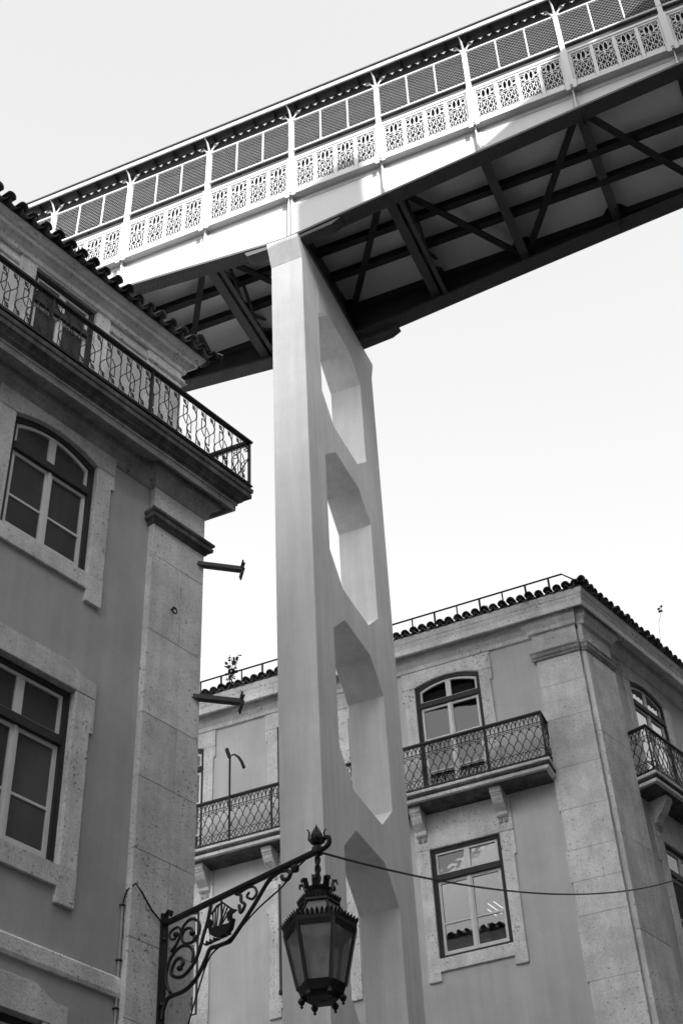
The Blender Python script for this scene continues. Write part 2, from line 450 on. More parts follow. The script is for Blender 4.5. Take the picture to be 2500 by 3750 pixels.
def eave_tiles(roof, start, along, out, n, step, slope, cover, pan):
    out = V(out).normalized(); al = V(along).normalized()
    ox = (out * math.cos(slope) - UP * math.sin(slope)).normalized()
    oz = ox.cross(al)
    if oz.z < 0: oz = -oz
    oy = oz.cross(ox)
    for i in range(n):
        p = V(start) + al * (i * step)
        jit = random.uniform(-0.03, 0.03)
        d = (ox + oy * jit + oz * random.uniform(-0.035, 0.035)).normalized(); yy = (oz.cross(d)).normalized(); zz = d.cross(yy)
        inst('roof_tile', cover, roof, frame_matrix(p + ox * random.uniform(-0.02, 0.035) + oz * random.uniform(0.015, 0.04), d, yy, zz))
        q = p + al * (step / 2)
        inst('pan_tile', pan, roof, frame_matrix(q + ox * random.uniform(-0.03, 0.01) + oz * 0.045, ox, oy, oz))

# ================================================================== LEFT BUILDING
DL, DP, YE, DA, YA = -10.5, -10.4, 12.64, -10.7, 12.445
left = thing('corner_building', 'dark plastered corner building with stone pilaster and iron railed ledge at left', 'building', dy(DL, YE, 0))
WL = lambda u, o, z: du(u, DL + o, z)
WLP = lambda u, o, z: du(u, DP + o, z)
WA = lambda u, o, z: du(u, DA + o, z)
def u_of(d, y): return dy(d, y, 0).dot(D1)
uc = u_of(DP, YE)                       # pilaster corner, ~9.98
UW0, UW1 = 6.86, 8.166                  # window column
w = MB()
holes = [(UW0 - 0.05, UW1 + 0.05, 12.5, 14.62), (UW0 - 0.05, UW1 + 0.05, 8.75, 10.99), (UW0 - 0.05, UW1 + 0.05, 5.01, 7.25)]
uw_end = u_of(DL, YE - 0.1)
wall_skin(w, WL, -60.0, uw_end, 0, 15.2, holes)
back = -60.0
A_, B_ = dy(DL, YE - 0.1, 0), V((back, YE - 0.1, 0)); C_ = V((back, -60, 0)); E_ = WL(-60.0, 0, 0)
for p, q in ((A_, B_), (B_, C_), (C_, E_)):
    w.add([p, q, q + UP * 15.2, p + UP * 15.2], [(0, 1, 2, 3)])
w.add([A_ + UP * 15.18, B_ + UP * 15.18, C_ + UP * 15.18, E_ + UP * 15.18], [(0, 1, 2, 3)])
part('wall', w, 'plaster_dark', left)

# pilaster of stone blocks
core = MB()
core.prism([(9.085, 0), (uw_end, 0), (uw_end, 14.85), (9.085, 14.85)], WL, 0.0, 0.07)
pil = part('pilaster', core, 'stone', left)
def pil_block(z0, z1, cut=None):
    gp = 0.0025
    segs = [(9.08, None)] if cut is None else [(9.08, cut), (cut, None)]
    for s0, s1 in segs:
        b = MB()
        if s1 is None:
            pts = [(s0 + (gp if s0 > 9.1 else 0))]
            a = WL(pts[0], 0.002, 0); bq = WLP(pts[0], 0, 0); c = dy(DP, YE, 0); d = V((c.x - 1.1, YE, 0)); e = V((c.x - 1.1, YE - 0.099, 0)); f = dy(DL + 0.002, YE - 0.098, 0)
            base = [a, bq, c, d, e, f]
        else:
            base = [WL(s0, 0.002, 0), WLP(s0, 0, 0), WLP(s1 - gp, 0, 0), WL(s1 - gp, 0.002, 0)]
        n = len(base)
        b.add([p + UP * (z0 + gp) for p in base] + [p + UP * (z1 - gp) for p in base], [tuple(range(n)), tuple(range(n, 2 * n))] + [(i, (i + 1) % n, n + (i + 1) % n, n + i) for i in range(n)])
        part('stone_block', b, 'stone', pil, bevel=0.004)
zs_ = [0, 1.2, 2.3, 3.4, 4.5, 5.6, 6.6, 7.5, 8.35, 9.36, 10.25, 11.1, 12.3, 13.48, 13.99]
cuts = [None, 9.5, None, 9.55, None, 9.4, None, 9.66, 9.6, None, 9.62, None, 9.6, None]
for i in range(len(zs_) - 1): pil_block(zs_[i], zs_[i + 1], cuts[i])
pil_block(14.19, 14.66)
# ledge on the pilaster
prof = [(0.0, 13.975), (0.03, 13.985), (0.045, 14.03), (0.082, 14.05), (0.088, 14.10), (0.07, 14.115), (0.098, 14.15), (0.098, 14.185), (0.0, 14.20)]
m = MB()
m.sweep([(q - 0.012, z) for q, z in prof], [lambda q, z: du(9.08 - q, DL, z), lambda q, z: du(9.08 - q, DP + q, z), lambda q, z: dy(DP + q, YE + q, z), lambda q, z: V((-8.1, YE + q, z))])
part('pilaster_ledge', m, 'stone_soot_shade', left)
# bed mould below the ledge balcony (wall) and its break over the pilaster
bed = [(-0.05, 14.62), (0.015, 14.62), (0.03, 14.66), (0.035, 14.72), (0.07, 14.80), (0.12, 14.83), (0.125, 14.928), (-0.05, 14.928)]
m = MB(); m.sweep(bed, [lambda q, z: du(-60, DL + q, z), lambda q, z: du(9.12 - max(q, 0) * 0, DL + q, z)])
part('bed_moulding', m, 'stone_stain_shade', left)  # bed moulding darkened along with the cornice to stand in for soffit shade
m = MB(); m.sweep([(q + 0.001, z - 0.003) for q, z in bed], [lambda q, z: du(9.08 - max(q, 0), DL, z), lambda q, z: du(9.08 - max(q, 0), DP + q, z), lambda q, z: dy(DP + q, YE + q, z), lambda q, z: V((-12, YE + q, z))])
part('bed_moulding', m, 'stone_stain_shade', left)
# cornice slab that carries the railing
cor = [(-0.35, 14.932), (0.212, 14.932), (0.216, 14.852), (0.244, 14.85), (0.246, 14.944), (0.262, 14.952), (0.262, 14.99), (-0.35, 14.99)]
cor2 = [(-0.35, 14.992), (0.27, 14.992), (0.28, 15.01), (0.30, 15.02), (0.315, 15.06), (0.355, 15.10), (0.375, 15.11), (0.377, 15.18), (0.362, 15.19), (0.387, 15.213), (0.392, 15.278), (-0.35, 15.30)]
m = MB(); m.sweep(cor, [lambda q, z: du(-60, DP + q, z), lambda q, z: dy(DP + q, YE + q, z), lambda q, z: V((-60, YE + q, z))])
part('cornice', m, 'stone_stain_shade', left)  # darkened stone puts the cornice's underside shade into its colour
m = MB(); m.sweep(cor2, [lambda q, z: du(-60, DP + q, z), lambda q, z: dy(DP + q, YE + q, z), lambda q, z: V((-60, YE + q, z))])
part('cornice_crown', m, 'stone_soot_shade', left)

# string course above the ground-floor windows
m = MB(); m.sweep([(0.0, 7.71), (0.03, 7.712), (0.04, 7.75), (0.04, 7.90), (0.02, 7.925), (0.0, 7.93)], [lambda q, z: du(-60, DL + q, z), lambda q, z: du(9.081, DL + q, z)])
part('string_course', m, 'stone', left)

# windows and their surrounds
make_surround(left, WL, UW0, UW1, 12.63, 14.389, 0.155, 0.234, 0.284, 14.15, 14.70, zsill=12.63)
make_window(left, WL, UW0, UW1, 12.635, 14.385, 0.155, 13.95, bars=1, recess=0.13, curtain=[(0.02, 0.98, 0.12)], glass='glass_dusty')
make_surround(left, WL, UW0, UW1, 8.82, 10.951, 0.0, 0.234, 0.284, 10.504, 11.29, hood=((0.53, 0.80), 11.17), zsill=8.82)
make_window(left, WL, UW0, UW1, 8.825, 10.947, 0.0, 10.30, bars=1, recess=0.15, curtain=[(0.02, 0.98, 0.1)], glass='glass_dusty')
make_surround(left, WL, UW0, UW1, 5.08, 7.211, 0.0, 0.234, 0.284, 6.764, 7.55, hood=((0.53, 0.80), 7.43), zsill=5.08)
make_window(left, WL, UW0, UW1, 5.085, 7.207, 0.0, 6.56, bars=1, recess=0.15, glass='glass_dusty')

# attic storey, set back behind the railing
a = MB()
ua = u_of(DA, YA)
wall_skin(a, WA, -60.0, ua, 15.2, 17.62, [(6.95, 8.04, 15.3, 17.48)])
A_, B_ = dy(DA, YA, 15.2), V((back, YA, 15.2)); C_ = V((back, -60, 15.2)); E_ = WA(-60.0, 0, 15.2)
for p, q in ((A_, B_), (B_, C_), (C_, E_)):
    a.add([p, q, q + UP * 2.42, p + UP * 2.42], [(0, 1, 2, 3)])
a.add([A_ + UP * 2.4, B_ + UP * 2.4, C_ + UP * 2.4, E_ + UP * 2.4], [(0, 1, 2, 3)])
part('attic_wall', a, 'plaster_light', left)
m = MB()
m.prism([(9.01, 15.25), (ua, 15.25), (ua, 17.5), (9.01, 17.5)], WA, -0.05, 0.03)
part('attic_pilaster', m, 'stone', left, bevel=0.005)
for u0, u1 in ((6.68, 6.952), (8.038, 8.29)):
    m = MB(); m.prism([(u0, 15.25), (u1, 15.25), (u1, 17.47), (u0, 17.47)], WA, -0.15, 0.03)
    part('attic_jamb', m, 'stone', left, bevel=0.005)
m = MB(); m.prism([(6.68, 17.473), (8.29, 17.473), (8.29, 17.60), (6.68, 17.60)], WA, -0.15, 0.028)
part('attic_lintel', m, 'stone', left, bevel=0.005)
for u0, u1 in ((-60.0, 6.677), (8.293, 9.007)):
    m = MB(); m.sweep([(0, 17.28), (0.02, 17.29), (0.03, 17.31), (0.012, 17.33), (0.012, 17.40), (0, 17.41)], [lambda q, z, u0=u0: du(u0, DA + q, z), lambda q, z, u1=u1: du(u1, DA + q, z)])
    part('attic_string_course', m, 'stone', left)
m = MB(); m.sweep([(0.03, 17.27), (0.05, 17.28), (0.065, 17.31), (0.045, 17.33), (0.045, 17.38), (0.03, 17.39)], [lambda q, z: du(9.01, DA + q, z), lambda q, z: dy(DA + q, YA + q, z), lambda q, z: V((-9, YA + q, z))])
part('attic_string_course', m, 'stone', left)
make_window(left, WA, 6.952, 8.038, 15.32, 17.47, 0.0, 16.95, bars=2, recess=0.12, curtain=[(0.02, 0.98, 0.12)], glass='glass_dusty')
acor = [(-0.1, 17.50), (0.035, 17.50), (0.05, 17.52), (0.055, 17.60), (0.10, 17.66), (0.147, 17.69), (0.15, 17.76), (0.18, 17.785), (0.215, 17.86), (0.22, 17.90), (-0.1, 17.905)]
m = MB(); m.sweep(acor, [lambda q, z: du(-60, DA + q, z), lambda q, z: dy(DA + q, YA + q, z), lambda q, z: V((-60, YA + q, z))])
part('attic_cornice', m, 'stone', left)
# hipped tile roof
r = MB(); sl = math.tan(math.radians(19))
def rf(q, dz): return [du(-60, DA + q, 17.93 + dz), dy(DA + q, YA + q, 17.93 + dz), V((back, YA + q, 17.93 + dz))]
lo = rf(0.2, -0.02); hi = rf(0.2, 0.03); tp = rf(-4.0, 4.2 * sl)
r.add(lo + hi + tp, [(0, 1, 4, 3), (1, 2, 5, 4), (3, 4, 7, 6), (4, 5, 8, 7), (0, 1, 7, 6), (1, 2, 8, 7)])
roofL = part('roof', r, 'tile', left)
ec = dy(DA + 0.33, YA + 0.33, 17.93)
nL = 34
eave_tiles(roofL, ec - D1 * 0.10, -D1, N1, nL, 0.215, math.radians(19), TILE, PAN)
eave_tiles(roofL, ec - V((0.12, 0, 0)), (-1, 0, 0), (0, 1, 0), 26, 0.215, math.radians(19), TILE, PAN)
dg = (N1 + V((0, 1, 0))).normalized()
ox = (dg * math.cos(0.3) - UP * math.sin(0.3)); oy = UP.cross(ox).normalized(); oz = ox.cross(oy)
inst('hip_tile', TILE, roofL, frame_matrix(ec + ox * 0.05 + UP * 0.05, ox, oy, oz))

# ---- railing on the cornice
def ribbon(mb, pts, r=0.007, n=4): mb.tube(pts, r, n)
def arc2(cx, cz, rx, rz, a0, a1, n=10): return [(cx + rx * math.cos(a0 + (a1 - a0) * i / n), 0, cz + rz * math.sin(a0 + (a1 - a0) * i / n)) for i in range(n + 1)]
def left_unit():
    m = MB(); W_ = 0.346; H = 0.80
    # twisted uprights
    for x in (0.0, W_ / 2):
        pts = []
        for i in range(17):
            pts.append((x + 0.004 * math.cos(i * 2.1), 0.004 * math.sin(i * 2.1), 0.02 + (H - 0.04) * i / 16))
        ribbon(m, pts, 0.0065)
    # long s-scroll from lower right to upper left
    def S(x0, flip):
        pts = []
        for i in range(25):
            t = i / 24
            z = 0.06 + 0.68 * t
            x = x0 + 0.085 * math.sin((t - 0.5) * 2 * PI) * flip
            pts.append((x, 0, z))
        ribbon(m, pts, 0.008)
        ribbon(m, arc2(x0 + 0.035 * flip, 0.70, 0.03, 0.035, PI * 0.1, PI * 1.9, 8), 0.006)
        ribbon(m, arc2(x0 - 0.035 * flip, 0.10, 0.03, 0.035, PI * 1.1, PI * 2.9, 8), 0.006)
    S(W_ * 0.25, 1); S(W_ * 0.75, 1)
    # square key bars
    ribbon(m, [(W_ * 0.5 - 0.075, 0, 0.62), (W_ * 0.5 - 0.075, 0, 0.40), (W_ * 0.5 - 0.02, 0, 0.30)], 0.0065)
    ribbon(m, [(W_ * 0.5 - 0.075, 0, 0.62), (W_ * 0.5 - 0.01, 0, 0.60)], 0.0065)
    ribbon(m, [(W_ * 0.5 + 0.075, 0, 0.18), (W_ * 0.5 + 0.075, 0, 0.40), (W_ * 0.5 + 0.02, 0, 0.50)], 0.0065)
    ribbon(m, [(W_ * 0.5 + 0.075, 0, 0.18), (W_ * 0.5 + 0.01, 0, 0.20)], 0.0065)
    # thin inner rails
    for z in (0.035, 0.765): ribbon(m, [(0, 0, z), (W_, 0, z)], 0.006)
    for x in (W_ * 0.25, W_ * 0.75): ribbon(m, arc2(x, 0.783, 0.03, 0.016, 0, 2 * PI, 8), 0.005)
    me = m.mesh('railing_panel'); me.materials.append(MAT['iron']); return me
LU = left_unit()
RD, RY = DP + 0.355, YE + 0.355
rail = MB()
zt_ = 16.215
rail.sweep([(-0.028, zt_ - 0.03), (0.028, zt_ - 0.03), (0.034, zt_), (0.02, zt_ + 0.03), (-0.02, zt_ + 0.03), (-0.034, zt_)], [lambda q, z: du(-60, RD + q, z), lambda q, z: dy(RD + q, RY + q, z), lambda q, z: V((-12, RY + q, z))])
railL = part('railing', rail, 'iron', left)
b = MB(); b.sweep([(-0.03, 15.335), (0.03, 15.335), (0.03, 15.36), (-0.03, 15.36)], [lambda q, z: du(-60, RD + q, z), lambda q, z: dy(RD + q, RY + q, z), lambda q, z: V((-12, RY + q, z))])
part('bottom_rail', b, 'iron', railL)
ucr = u_of(RD, RY)
k = 0
u = ucr - 0.346
while u > 1.0:
    inst('railing_panel', LU, railL, frame_matrix(du(u, RD, 15.375), D1, -N1, UP)); u -= 0.346
x = dy(RD, RY, 0).x
for i in range(9):
    inst('railing_panel', LU, railL, frame_matrix((x - 0.346 * (i + 1), RY, 15.375), (1, 0, 0), (0, 1, 0), (0, 0, 1)))
for up_ in (ucr, 8.59, 6.86, 5.13, 3.4):
    p = MB(); c = du(up_, RD, 0) if up_ != ucr else dy(RD, RY, 0)
    p.box(c.x - 0.018, c.x + 0.018, c.y - 0.018, c.y + 0.018, 15.28, 16.19)
    if up_ != ucr:
        q = c - N1 * 0.1
        p.tube([(q.x, q.y, 15.30), (c.x, c.y, 15.5)], 0.012, 4)
    part('post', p, 'iron', railL)

# ---- iron arms on the end wall
def iron_arm(z, label):
    t = thing('iron_wall_arm', label, 'bracket', (-7.1, 12.5, z))
    d = V((0.42, 0.32, 0)).normalized(); s = V((-d.y, d.x, 0)); p0 = V((-7.15, 12.42, z)); L = 0.80
    m = MB()
    for zz0, zz1, hw in ((-0.022, 0.035, 0.025), (-0.034, -0.023, 0.04)):
        pts = []
        for zz in (zz0, zz1):
            k_ = 0.0
            for (a_, b_) in ((0, -1), (L, -1), (L, 1), (0, 1)):
                pts.append(p0 + d * a_ + s * (hw * b_) + UP * zz)
        m.hexa(pts)
    part('beam', m, 'iron_grey', t)
    e = p0 + d * L
    for zo, nm in ((0.0, 'clamp'),):
        c = MB()
        for sg in (-1, 1):
            c.tube([e + s * 0.03 * sg + UP * 0.13 + d * 0.02, e + s * 0.035 * sg + UP * 0.02, e + s * 0.05 * sg - UP * 0.02 + d * 0.03, e + s * 0.03 * sg - UP * 0.15 + d * 0.0], 0.014, 5)
        c.tube([e - s * 0.08 + d * 0.03 + UP * 0.05, e + s * 0.08 + d * 0.03 + UP * 0.05], 0.013, 5)
        c.tube([e - s * 0.06 - UP * 0.09, e + s * 0.06 - UP * 0.09], 0.02, 6)
        part(nm, c, 'iron', t)
iron_arm(13.80, 'upper dark iron arm with clamp jutting from the left building corner')
iron_arm(11.70, 'lower dark iron arm with clamp jutting from the left building corner')

# ---- ring bolt, conduit and wire on the pilaster
m = MB(); c = WLP(9.45, 0.03, 12.73)
m.tube([WLP(9.45, 0, 12.78), WLP(9.45, 0.07, 12.77)], 0.014, 6)
m.tube([WLP(9.45 + 0.04 * math.cos(t * PI / 5), 0.06, 12.735 + 0.045 * math.sin(t * PI / 5)) for t in range(10)], 0.011, 5, closed=True)
single('ring_bolt', m, 'iron', 'small iron ring bolt high on the left stone pilaster', 'ring bolt')
cond = thing('wall_conduit', 'thin pale conduit pipe running up the edge of the left pilaster', 'pipe', WL(9.04, 0.02, 6.0))
m = MB(); m.tube([WL(9.045, 0.02, 5.0), WL(9.045, 0.02, 8.72)], 0.013, 6)
part('pipe', m, 'steel_white', cond)
for z in (7.6, 8.1, 8.7):
    m = MB(); m.tube([WL(9.02, 0.0, z), WL(9.03, 0.035, z), WL(9.065, 0.035, z)], 0.012, 5)
    part('clip', m, 'iron', cond)
m = MB(); m.tube([WL(9.045, 0.02, 8.72), WL(9.07, 0.04, 8.87), WLP(9.11, 0.03, 8.93), WLP(9.2, 0.025, 8.87), WLP(9.36, 0.02, 8.72), WLP(9.53, 0.02, 8.62)], 0.010, 5)
part('wire', m, 'rubber', cond)

# ================================================================== STREET LAMP
ub = 9.55
lamp = thing('street_lantern', 'black hexagonal street lantern on a scrolled iron bracket with ship', 'street lamp', WLP(ub, 2.15, 7.05))
BR = lambda x, z, s=0.0: WLP(ub + s, x, z)
def catmull(pts, n=5):
    out = []
    P = [V((p[0], p[1], 0)) for p in pts]
    P = [P[0] * 2 - P[1]] + P + [P[-1] * 2 - P[-2]]
    for i in range(1, len(P) - 2):
        for k in range(n):
            t = k / n
            a, b_, c_, d_ = P[i - 1], P[i], P[i + 1], P[i + 2]
            q = 0.5 * ((2 * b_) + (c_ - a) * t + (2 * a - 5 * b_ + 4 * c_ - d_) * t * t + (3 * b_ - a - 3 * c_ + d_) * t ** 3)
            out.append((q.x, q.y))
    out.append((P[-2].x, P[-2].y))
    return out
m = MB()
m.prism([(-0.0, 8.61), (2.20, 8.61), (2.20, 8.655), (0.0, 8.655)], lambda x, o, z: BR(x, z, o), -0.028, 0.028)
br = part('bracket', m, 'iron', lamp, bevel=0.004)
m = MB(); m.prism([(0.0, 7.55), (0.03, 7.55), (0.03, 8.74), (0.0, 8.74)], lambda x, o, z: BR(x, z, o), -0.045, 0.045)
m.tube([BR(0.03, 8.72), BR(0.07, 8.76), BR(0.12, 8.73), BR(0.10, 8.69)], 0.022, 6)
m.dome(BR(0.03, 8.45), N1, 0.03, 0.02); m.dome(BR(0.03, 7.75), N1, 0.03, 0.02)
part('wall_plate', m, 'iron', br)
curves = {
 'lower_brace': ([(0.03, 7.60), (0.06, 7.72), (0.13, 7.80), (0.335, 7.80), (0.472, 7.846), (0.567, 7.931), (0.642, 8.037), (0.698, 8.121), (0.796, 8.116), (0.98, 8.104)], 0.022),
 'diagonal_brace': ([(0.98, 8.104), (1.104, 8.2), (1.333, 8.4), (1.505, 8.562), (1.638, 8.603), (1.751, 8.58), (1.796, 8.527), (1.758, 8.481), (1.70, 8.506), (1.68, 8.55)], 0.022),
 'inner_scroll': ([(0.70, 8.60), (0.66, 8.45), (0.60, 8.30), (0.54, 8.146), (0.465, 8.038), (0.33, 7.963), (0.208, 7.99), (0.15, 8.06), (0.20, 8.158), (0.28, 8.165), (0.32, 8.10), (0.27, 8.06)], 0.019),
 'outer_scroll': ([(0.45, 8.06), (0.46, 8.17), (0.40, 8.25), (0.30, 8.29), (0.2, 8.27), (0.113, 8.19), (0.075, 8.08), (0.085, 7.95), (0.15, 7.84)], 0.018),
 'upper_scroll': ([(0.13, 8.286), (0.2, 8.331), (0.25, 8.40), (0.30, 8.50), (0.40, 8.545), (0.50, 8.50), (0.545, 8.42), (0.52, 8.33), (0.43, 8.285), (0.33, 8.31), (0.285, 8.39), (0.33, 8.46), (0.42, 8.44), (0.44, 8.38)], 0.016),
 'small_scroll': ([(0.25, 8.40), (0.27, 8.46), (0.23, 8.52), (0.16, 8.525), (0.10, 8.49), (0.12, 8.43), (0.18, 8.41), (0.20, 8.45)], 0.014),
 'tip_scroll': ([(1.10, 8.58), (1.218, 8.595), (1.305, 8.57), (1.343, 8.495), (1.285, 8.448), (1.208, 8.50), (1.24, 8.54)], 0.014),
 'leaf_scroll': ([(1.05, 8.59), (1.12, 8.55), (1.13, 8.48), (1.18, 8.42), (1.12, 8.36), (1.10, 8.45)], 0.018),
}
for nm, (pts, rr) in curves.items():
    m = MB(); pp = catmull(pts, 5)
    m.tube([BR(x, z) for x, z in pp], rr, 6, up=D1)
    if nm in ('inner_scroll', 'upper_scroll', 'small_scroll'):
        q = pp[-1]; m.lathe([(0.005, -0.03), (0.03, -0.015), (0.035, 0.0), (0.03, 0.018), (0.005, 0.03)], BR(*q), 8)
    part(nm, m, 'iron', br)
m = MB()
for sgn in (0, PI): m.tube([BR(0.62 + 0.36 * t / 24, 8.20 + 0.018 * math.sin(t * 0.9 + sgn), 0.018 * math.cos(t * 0.9 + sgn)) for t in range(25)], 0.011, 4)
part('twisted_bar', m, 'iron', br)
# end curl and ball
m = MB(); m.tube([BR(x, z) for x, z in catmull([(2.15, 8.632), (2.24, 8.625), (2.31, 8.655), (2.31, 8.72), (2.25, 8.735), (2.215, 8.70)], 5)], 0.024, 6)
m.lathe([(0.02, -0.05), (0.055, -0.035), (0.06, 0.0), (0.055, 0.035), (0.02, 0.05)], BR(2.16, 8.633), 10)
part('end_curl', m, 'iron', br)
m = MB(); m.lathe([(0.005, -0.045), (0.035, -0.03), (0.045, 0.0), (0.035, 0.03), (0.005, 0.045)], BR(1.86, 8.56), 10); part('brace_ball', m, 'iron', br)
# ship emblem: hull, mast, sail ribs and two birds
ship = MB()
ship.prism([(0.68, 8.345), (0.74, 8.30), (0.97, 8.265), (1.03, 8.30), (1.0, 8.20), (0.93, 8.165), (0.78, 8.185), (0.71, 8.235)], lambda x, o, z: BR(x, z + 0.03, o), -0.025, 0.025)
ship.tube([BR(0.86, 8.32), BR(0.85, 8.59)], 0.012, 5)
for (x, z) in ((0.73, 8.50), (0.77, 8.53), (0.81, 8.55), (0.90, 8.53), (0.94, 8.49), (0.98, 8.45)): ship.tube([BR(0.80 + (x - 0.85) * 0.45, 8.33), BR(x, z)], 0.008, 4)
ship.tube([BR(0.71, 8.49), BR(0.79, 8.555), BR(0.87, 8.56), BR(0.99, 8.45)], 0.012, 4)
ship.prism([(0.93, 8.42), (1.0, 8.45), (1.07, 8.41), (1.0, 8.39), (0.99, 8.32), (0.95, 8.33)], lambda x, o, z: BR(x, z, o), -0.012, 0.012)
ship.prism([(0.65, 8.40), (0.70, 8.44), (0.73, 8.41), (0.71, 8.36), (0.67, 8.35)], lambda x, o, z: BR(x, z, o), -0.012, 0.012)
part('ship_emblem', ship, 'iron', br)

# lantern
LC = BR(2.155, 0)
rot = math.atan2(D1.y, D1.x) + math.radians(3)
def hexpt(r_, z_, k): return V((LC.x + r_ * math.cos(rot + k * PI / 3), LC.y + r_ * math.sin(rot + k * PI / 3), z_))
rod = MB()
for ph in (0, PI): rod.tube([(LC.x + 0.014 * math.cos(i * 0.7 + ph), LC.y + 0.014 * math.sin(i * 0.7 + ph), 8.22 + 0.45 * i / 20) for i in range(21)], 0.019, 5)
part('hanging_rod', rod, 'iron', lamp)
tul = MB(); tul.lathe([(0.03, 8.66), (0.035, 8.68), (0.02, 8.70), (0.055, 8.715), (0.068, 8.75), (0.062, 8.80), (0.04, 8.85), (0.012, 8.90), (0.003, 8.92)], (LC.x, LC.y, 0), 8)
for k_ in range(4):
    a_ = k_ * PI / 2 + 0.4
    tul.tube([(LC.x + r_ * math.cos(a_), LC.y + r_ * math.sin(a_), z_) for r_, z_ in ((0.04, 8.71), (0.078, 8.76), (0.072, 8.83), (0.085, 8.865), (0.10, 8.87))], 0.012, 4, rs=[0.014, 0.016, 0.012, 0.008, 0.004])
part('tulip_finial', tul, 'iron', lamp)
crown = MB()
crown.lathe([(0.0, 8.24), (0.10, 8.235), (0.125, 8.22), (0.13, 8.20), (0.11, 8.17), (0.105, 8.12), (0.13, 8.09), (0.15, 8.075), (0.13, 8.06), (0.0, 8.06)], (LC.x, LC.y, 0), 12)
for k_ in range(8):
    a_ = k_ * PI / 4 + 0.2
    ca, sa = math.cos(a_), math.sin(a_)
    tx, ty = -sa, ca
    for (r0, z0, r1, z1, wd) in ((0.125, 8.21, 0.145, 8.29, 0.032), (0.145, 8.288, 0.175, 8.285, 0.026), (0.175, 8.285, 0.178, 8.25, 0.018)):
        p = []
        for r_, z_ in ((r0, z0), (r1, z1)):
            for t_ in (-1, 1):
                p.append(V((LC.x + r_ * ca + tx * wd * t_, LC.y + r_ * sa + ty * wd * t_, z_)))
        q = [v + V((ca, sa, 0.2)) * 0.012 for v in p]
        crown.hexa([p[0], p[1], p[3], p[2], q[0], q[1], q[3], q[2]])
part('crown', crown, 'iron', lamp)
hood = MB()
def hexring(mb, r0, z0, r1, z1):
    p = [hexpt(r0, z0, k) for k in range(6)] + [hexpt(r1, z1, k) for k in range(6)]
    mb.add(p, [(k, (k + 1) % 6, 6 + (k + 1) % 6, 6 + k) for k in range(6)])
for (r0, z0, r1, z1) in ((0.14, 8.075, 0.20, 8.07), (0.20, 8.07, 0.205, 8.04), (0.205, 8.04, 0.17, 8.035), (0.27, 7.86, 0.30, 7.855), (0.30, 7.855, 0.352, 7.825), (0.352, 7.825, 0.348, 7.785), (0.348, 7.785, 0.30, 7.78)):
    hexring(hood, r0, z0, r1, z1)
for k in range(6): hood.tube([hexpt(0.18, 8.045, k), hexpt(0.285, 7.855, k)], 0.014, 4)
hd = part('hood', hood, 'iron', lamp)
for k in range(6):
    m = MB(); p = [hexpt(0.175, 8.045, k), hexpt(0.175, 8.045, k + 1), hexpt(0.28, 7.855, k + 1), hexpt(0.28, 7.855, k)]
    m.add(p, [(0, 1, 2, 3)]); part('hood_pane', m, 'frosted', lamp)
# cresting tips
def cresting(r_, z_, n, h, lean):
    m = MB()
    for k in range(6):
        for i in range(n):
            t = (i + 0.5) / n
            c = hexpt(r_, z_, k).lerp(hexpt(r_, z_, k + 1), t)
            al = (hexpt(r_, z_, k + 1) - hexpt(r_, z_, k)).normalized(); ou = V((c.x - LC.x, c.y - LC.y, 0)).normalized()
            w_ = (hexpt(r_, z_, k + 1) - hexpt(r_, z_, k)).length / n * 0.42
            tip = c + UP * h + ou * lean
            md = c + UP * h * 0.6 + ou * lean * 0.6
            pts = [c - al * w_, c + al * w_, md + al * w_ * 0.9, tip, md - al * w_ * 0.9]
            bk = [q - ou * 0.012 for q in pts]
            m.add(pts + bk, [(0, 1, 2, 3, 4), (9, 8, 7, 6, 5)] + [(j, (j + 1) % 5, 5 + (j + 1) % 5, 5 + j) for j in range(5)])
    return part('cresting', m, 'iron', lamp)
cresting(0.203, 8.065, 6, 0.05, 0.02); cresting(0.350, 7.82, 8, 0.065, 0.03)
cage = MB()
for k in range(6): cage.tube([hexpt(0.335, 7.785, k), hexpt(0.218, 7.235, k)], 0.021, 4)
hexring(cage, 0.33, 7.785, 0.32, 7.74); hexring(cage, 0.345, 7.785, 0.333, 7.74)
hexring(cage, 0.232, 7.25, 0.21, 7.20); hexring(cage, 0.21, 7.20, 0.195, 7.165); hexring(cage, 0.195, 7.165, 0.12, 7.14); hexring(cage, 0.12, 7.14, 0.01, 7.14); hexring(cage, 0.232, 7.25, 0.18, 7.255)
hexring(cage, 0.195, 7.19, 0.15, 7.12); hexring(cage, 0.15, 7.12, 0.02, 7.11)
part('cage', cage, 'iron', lamp)
for k in range(6):
    m = MB(); p = [hexpt(0.326, 7.765, k), hexpt(0.326, 7.765, k + 1), hexpt(0.216, 7.24, k + 1), hexpt(0.216, 7.24, k)]
    m.add(p, [(0, 1, 2, 3)]); part('pane', m, 'frosted', lamp)
for k in range(6):
    m = MB(); c = hexpt(0.19, 7.16, k)
    m.lathe([(0.012, 0.03), (0.012, 0.0), (0.03, -0.012), (0.035, -0.035), (0.025, -0.055), (0.01, -0.07), (0.016, -0.085), (0.003, -0.10)], c, 7); part('foot', m, 'iron', lamp)
m = MB(); m.lathe([(0.03, 7.78), (0.03, 7.70), (0.02, 7.68), (0.045, 7.62), (0.055, 7.56), (0.04, 7.50), (0.01, 7.47)], (LC.x, LC.y, 0), 10); part('bulb', m, 'frame_white', lamp, smooth=True)
# supply cord slung under the bracket
m = MB(); m.tube([BR(x, z, -0.04) for x, z in catmull([(2.10, 8.60), (1.86, 8.50), (1.72, 8.40), (1.4, 8.29), (1.05, 8.12), (0.75, 8.02), (0.60, 7.75), (0.42, 7.3), (0.3, 6.8)], 4)], 0.009, 5)
part('supply_cord', m, 'rubber', lamp)

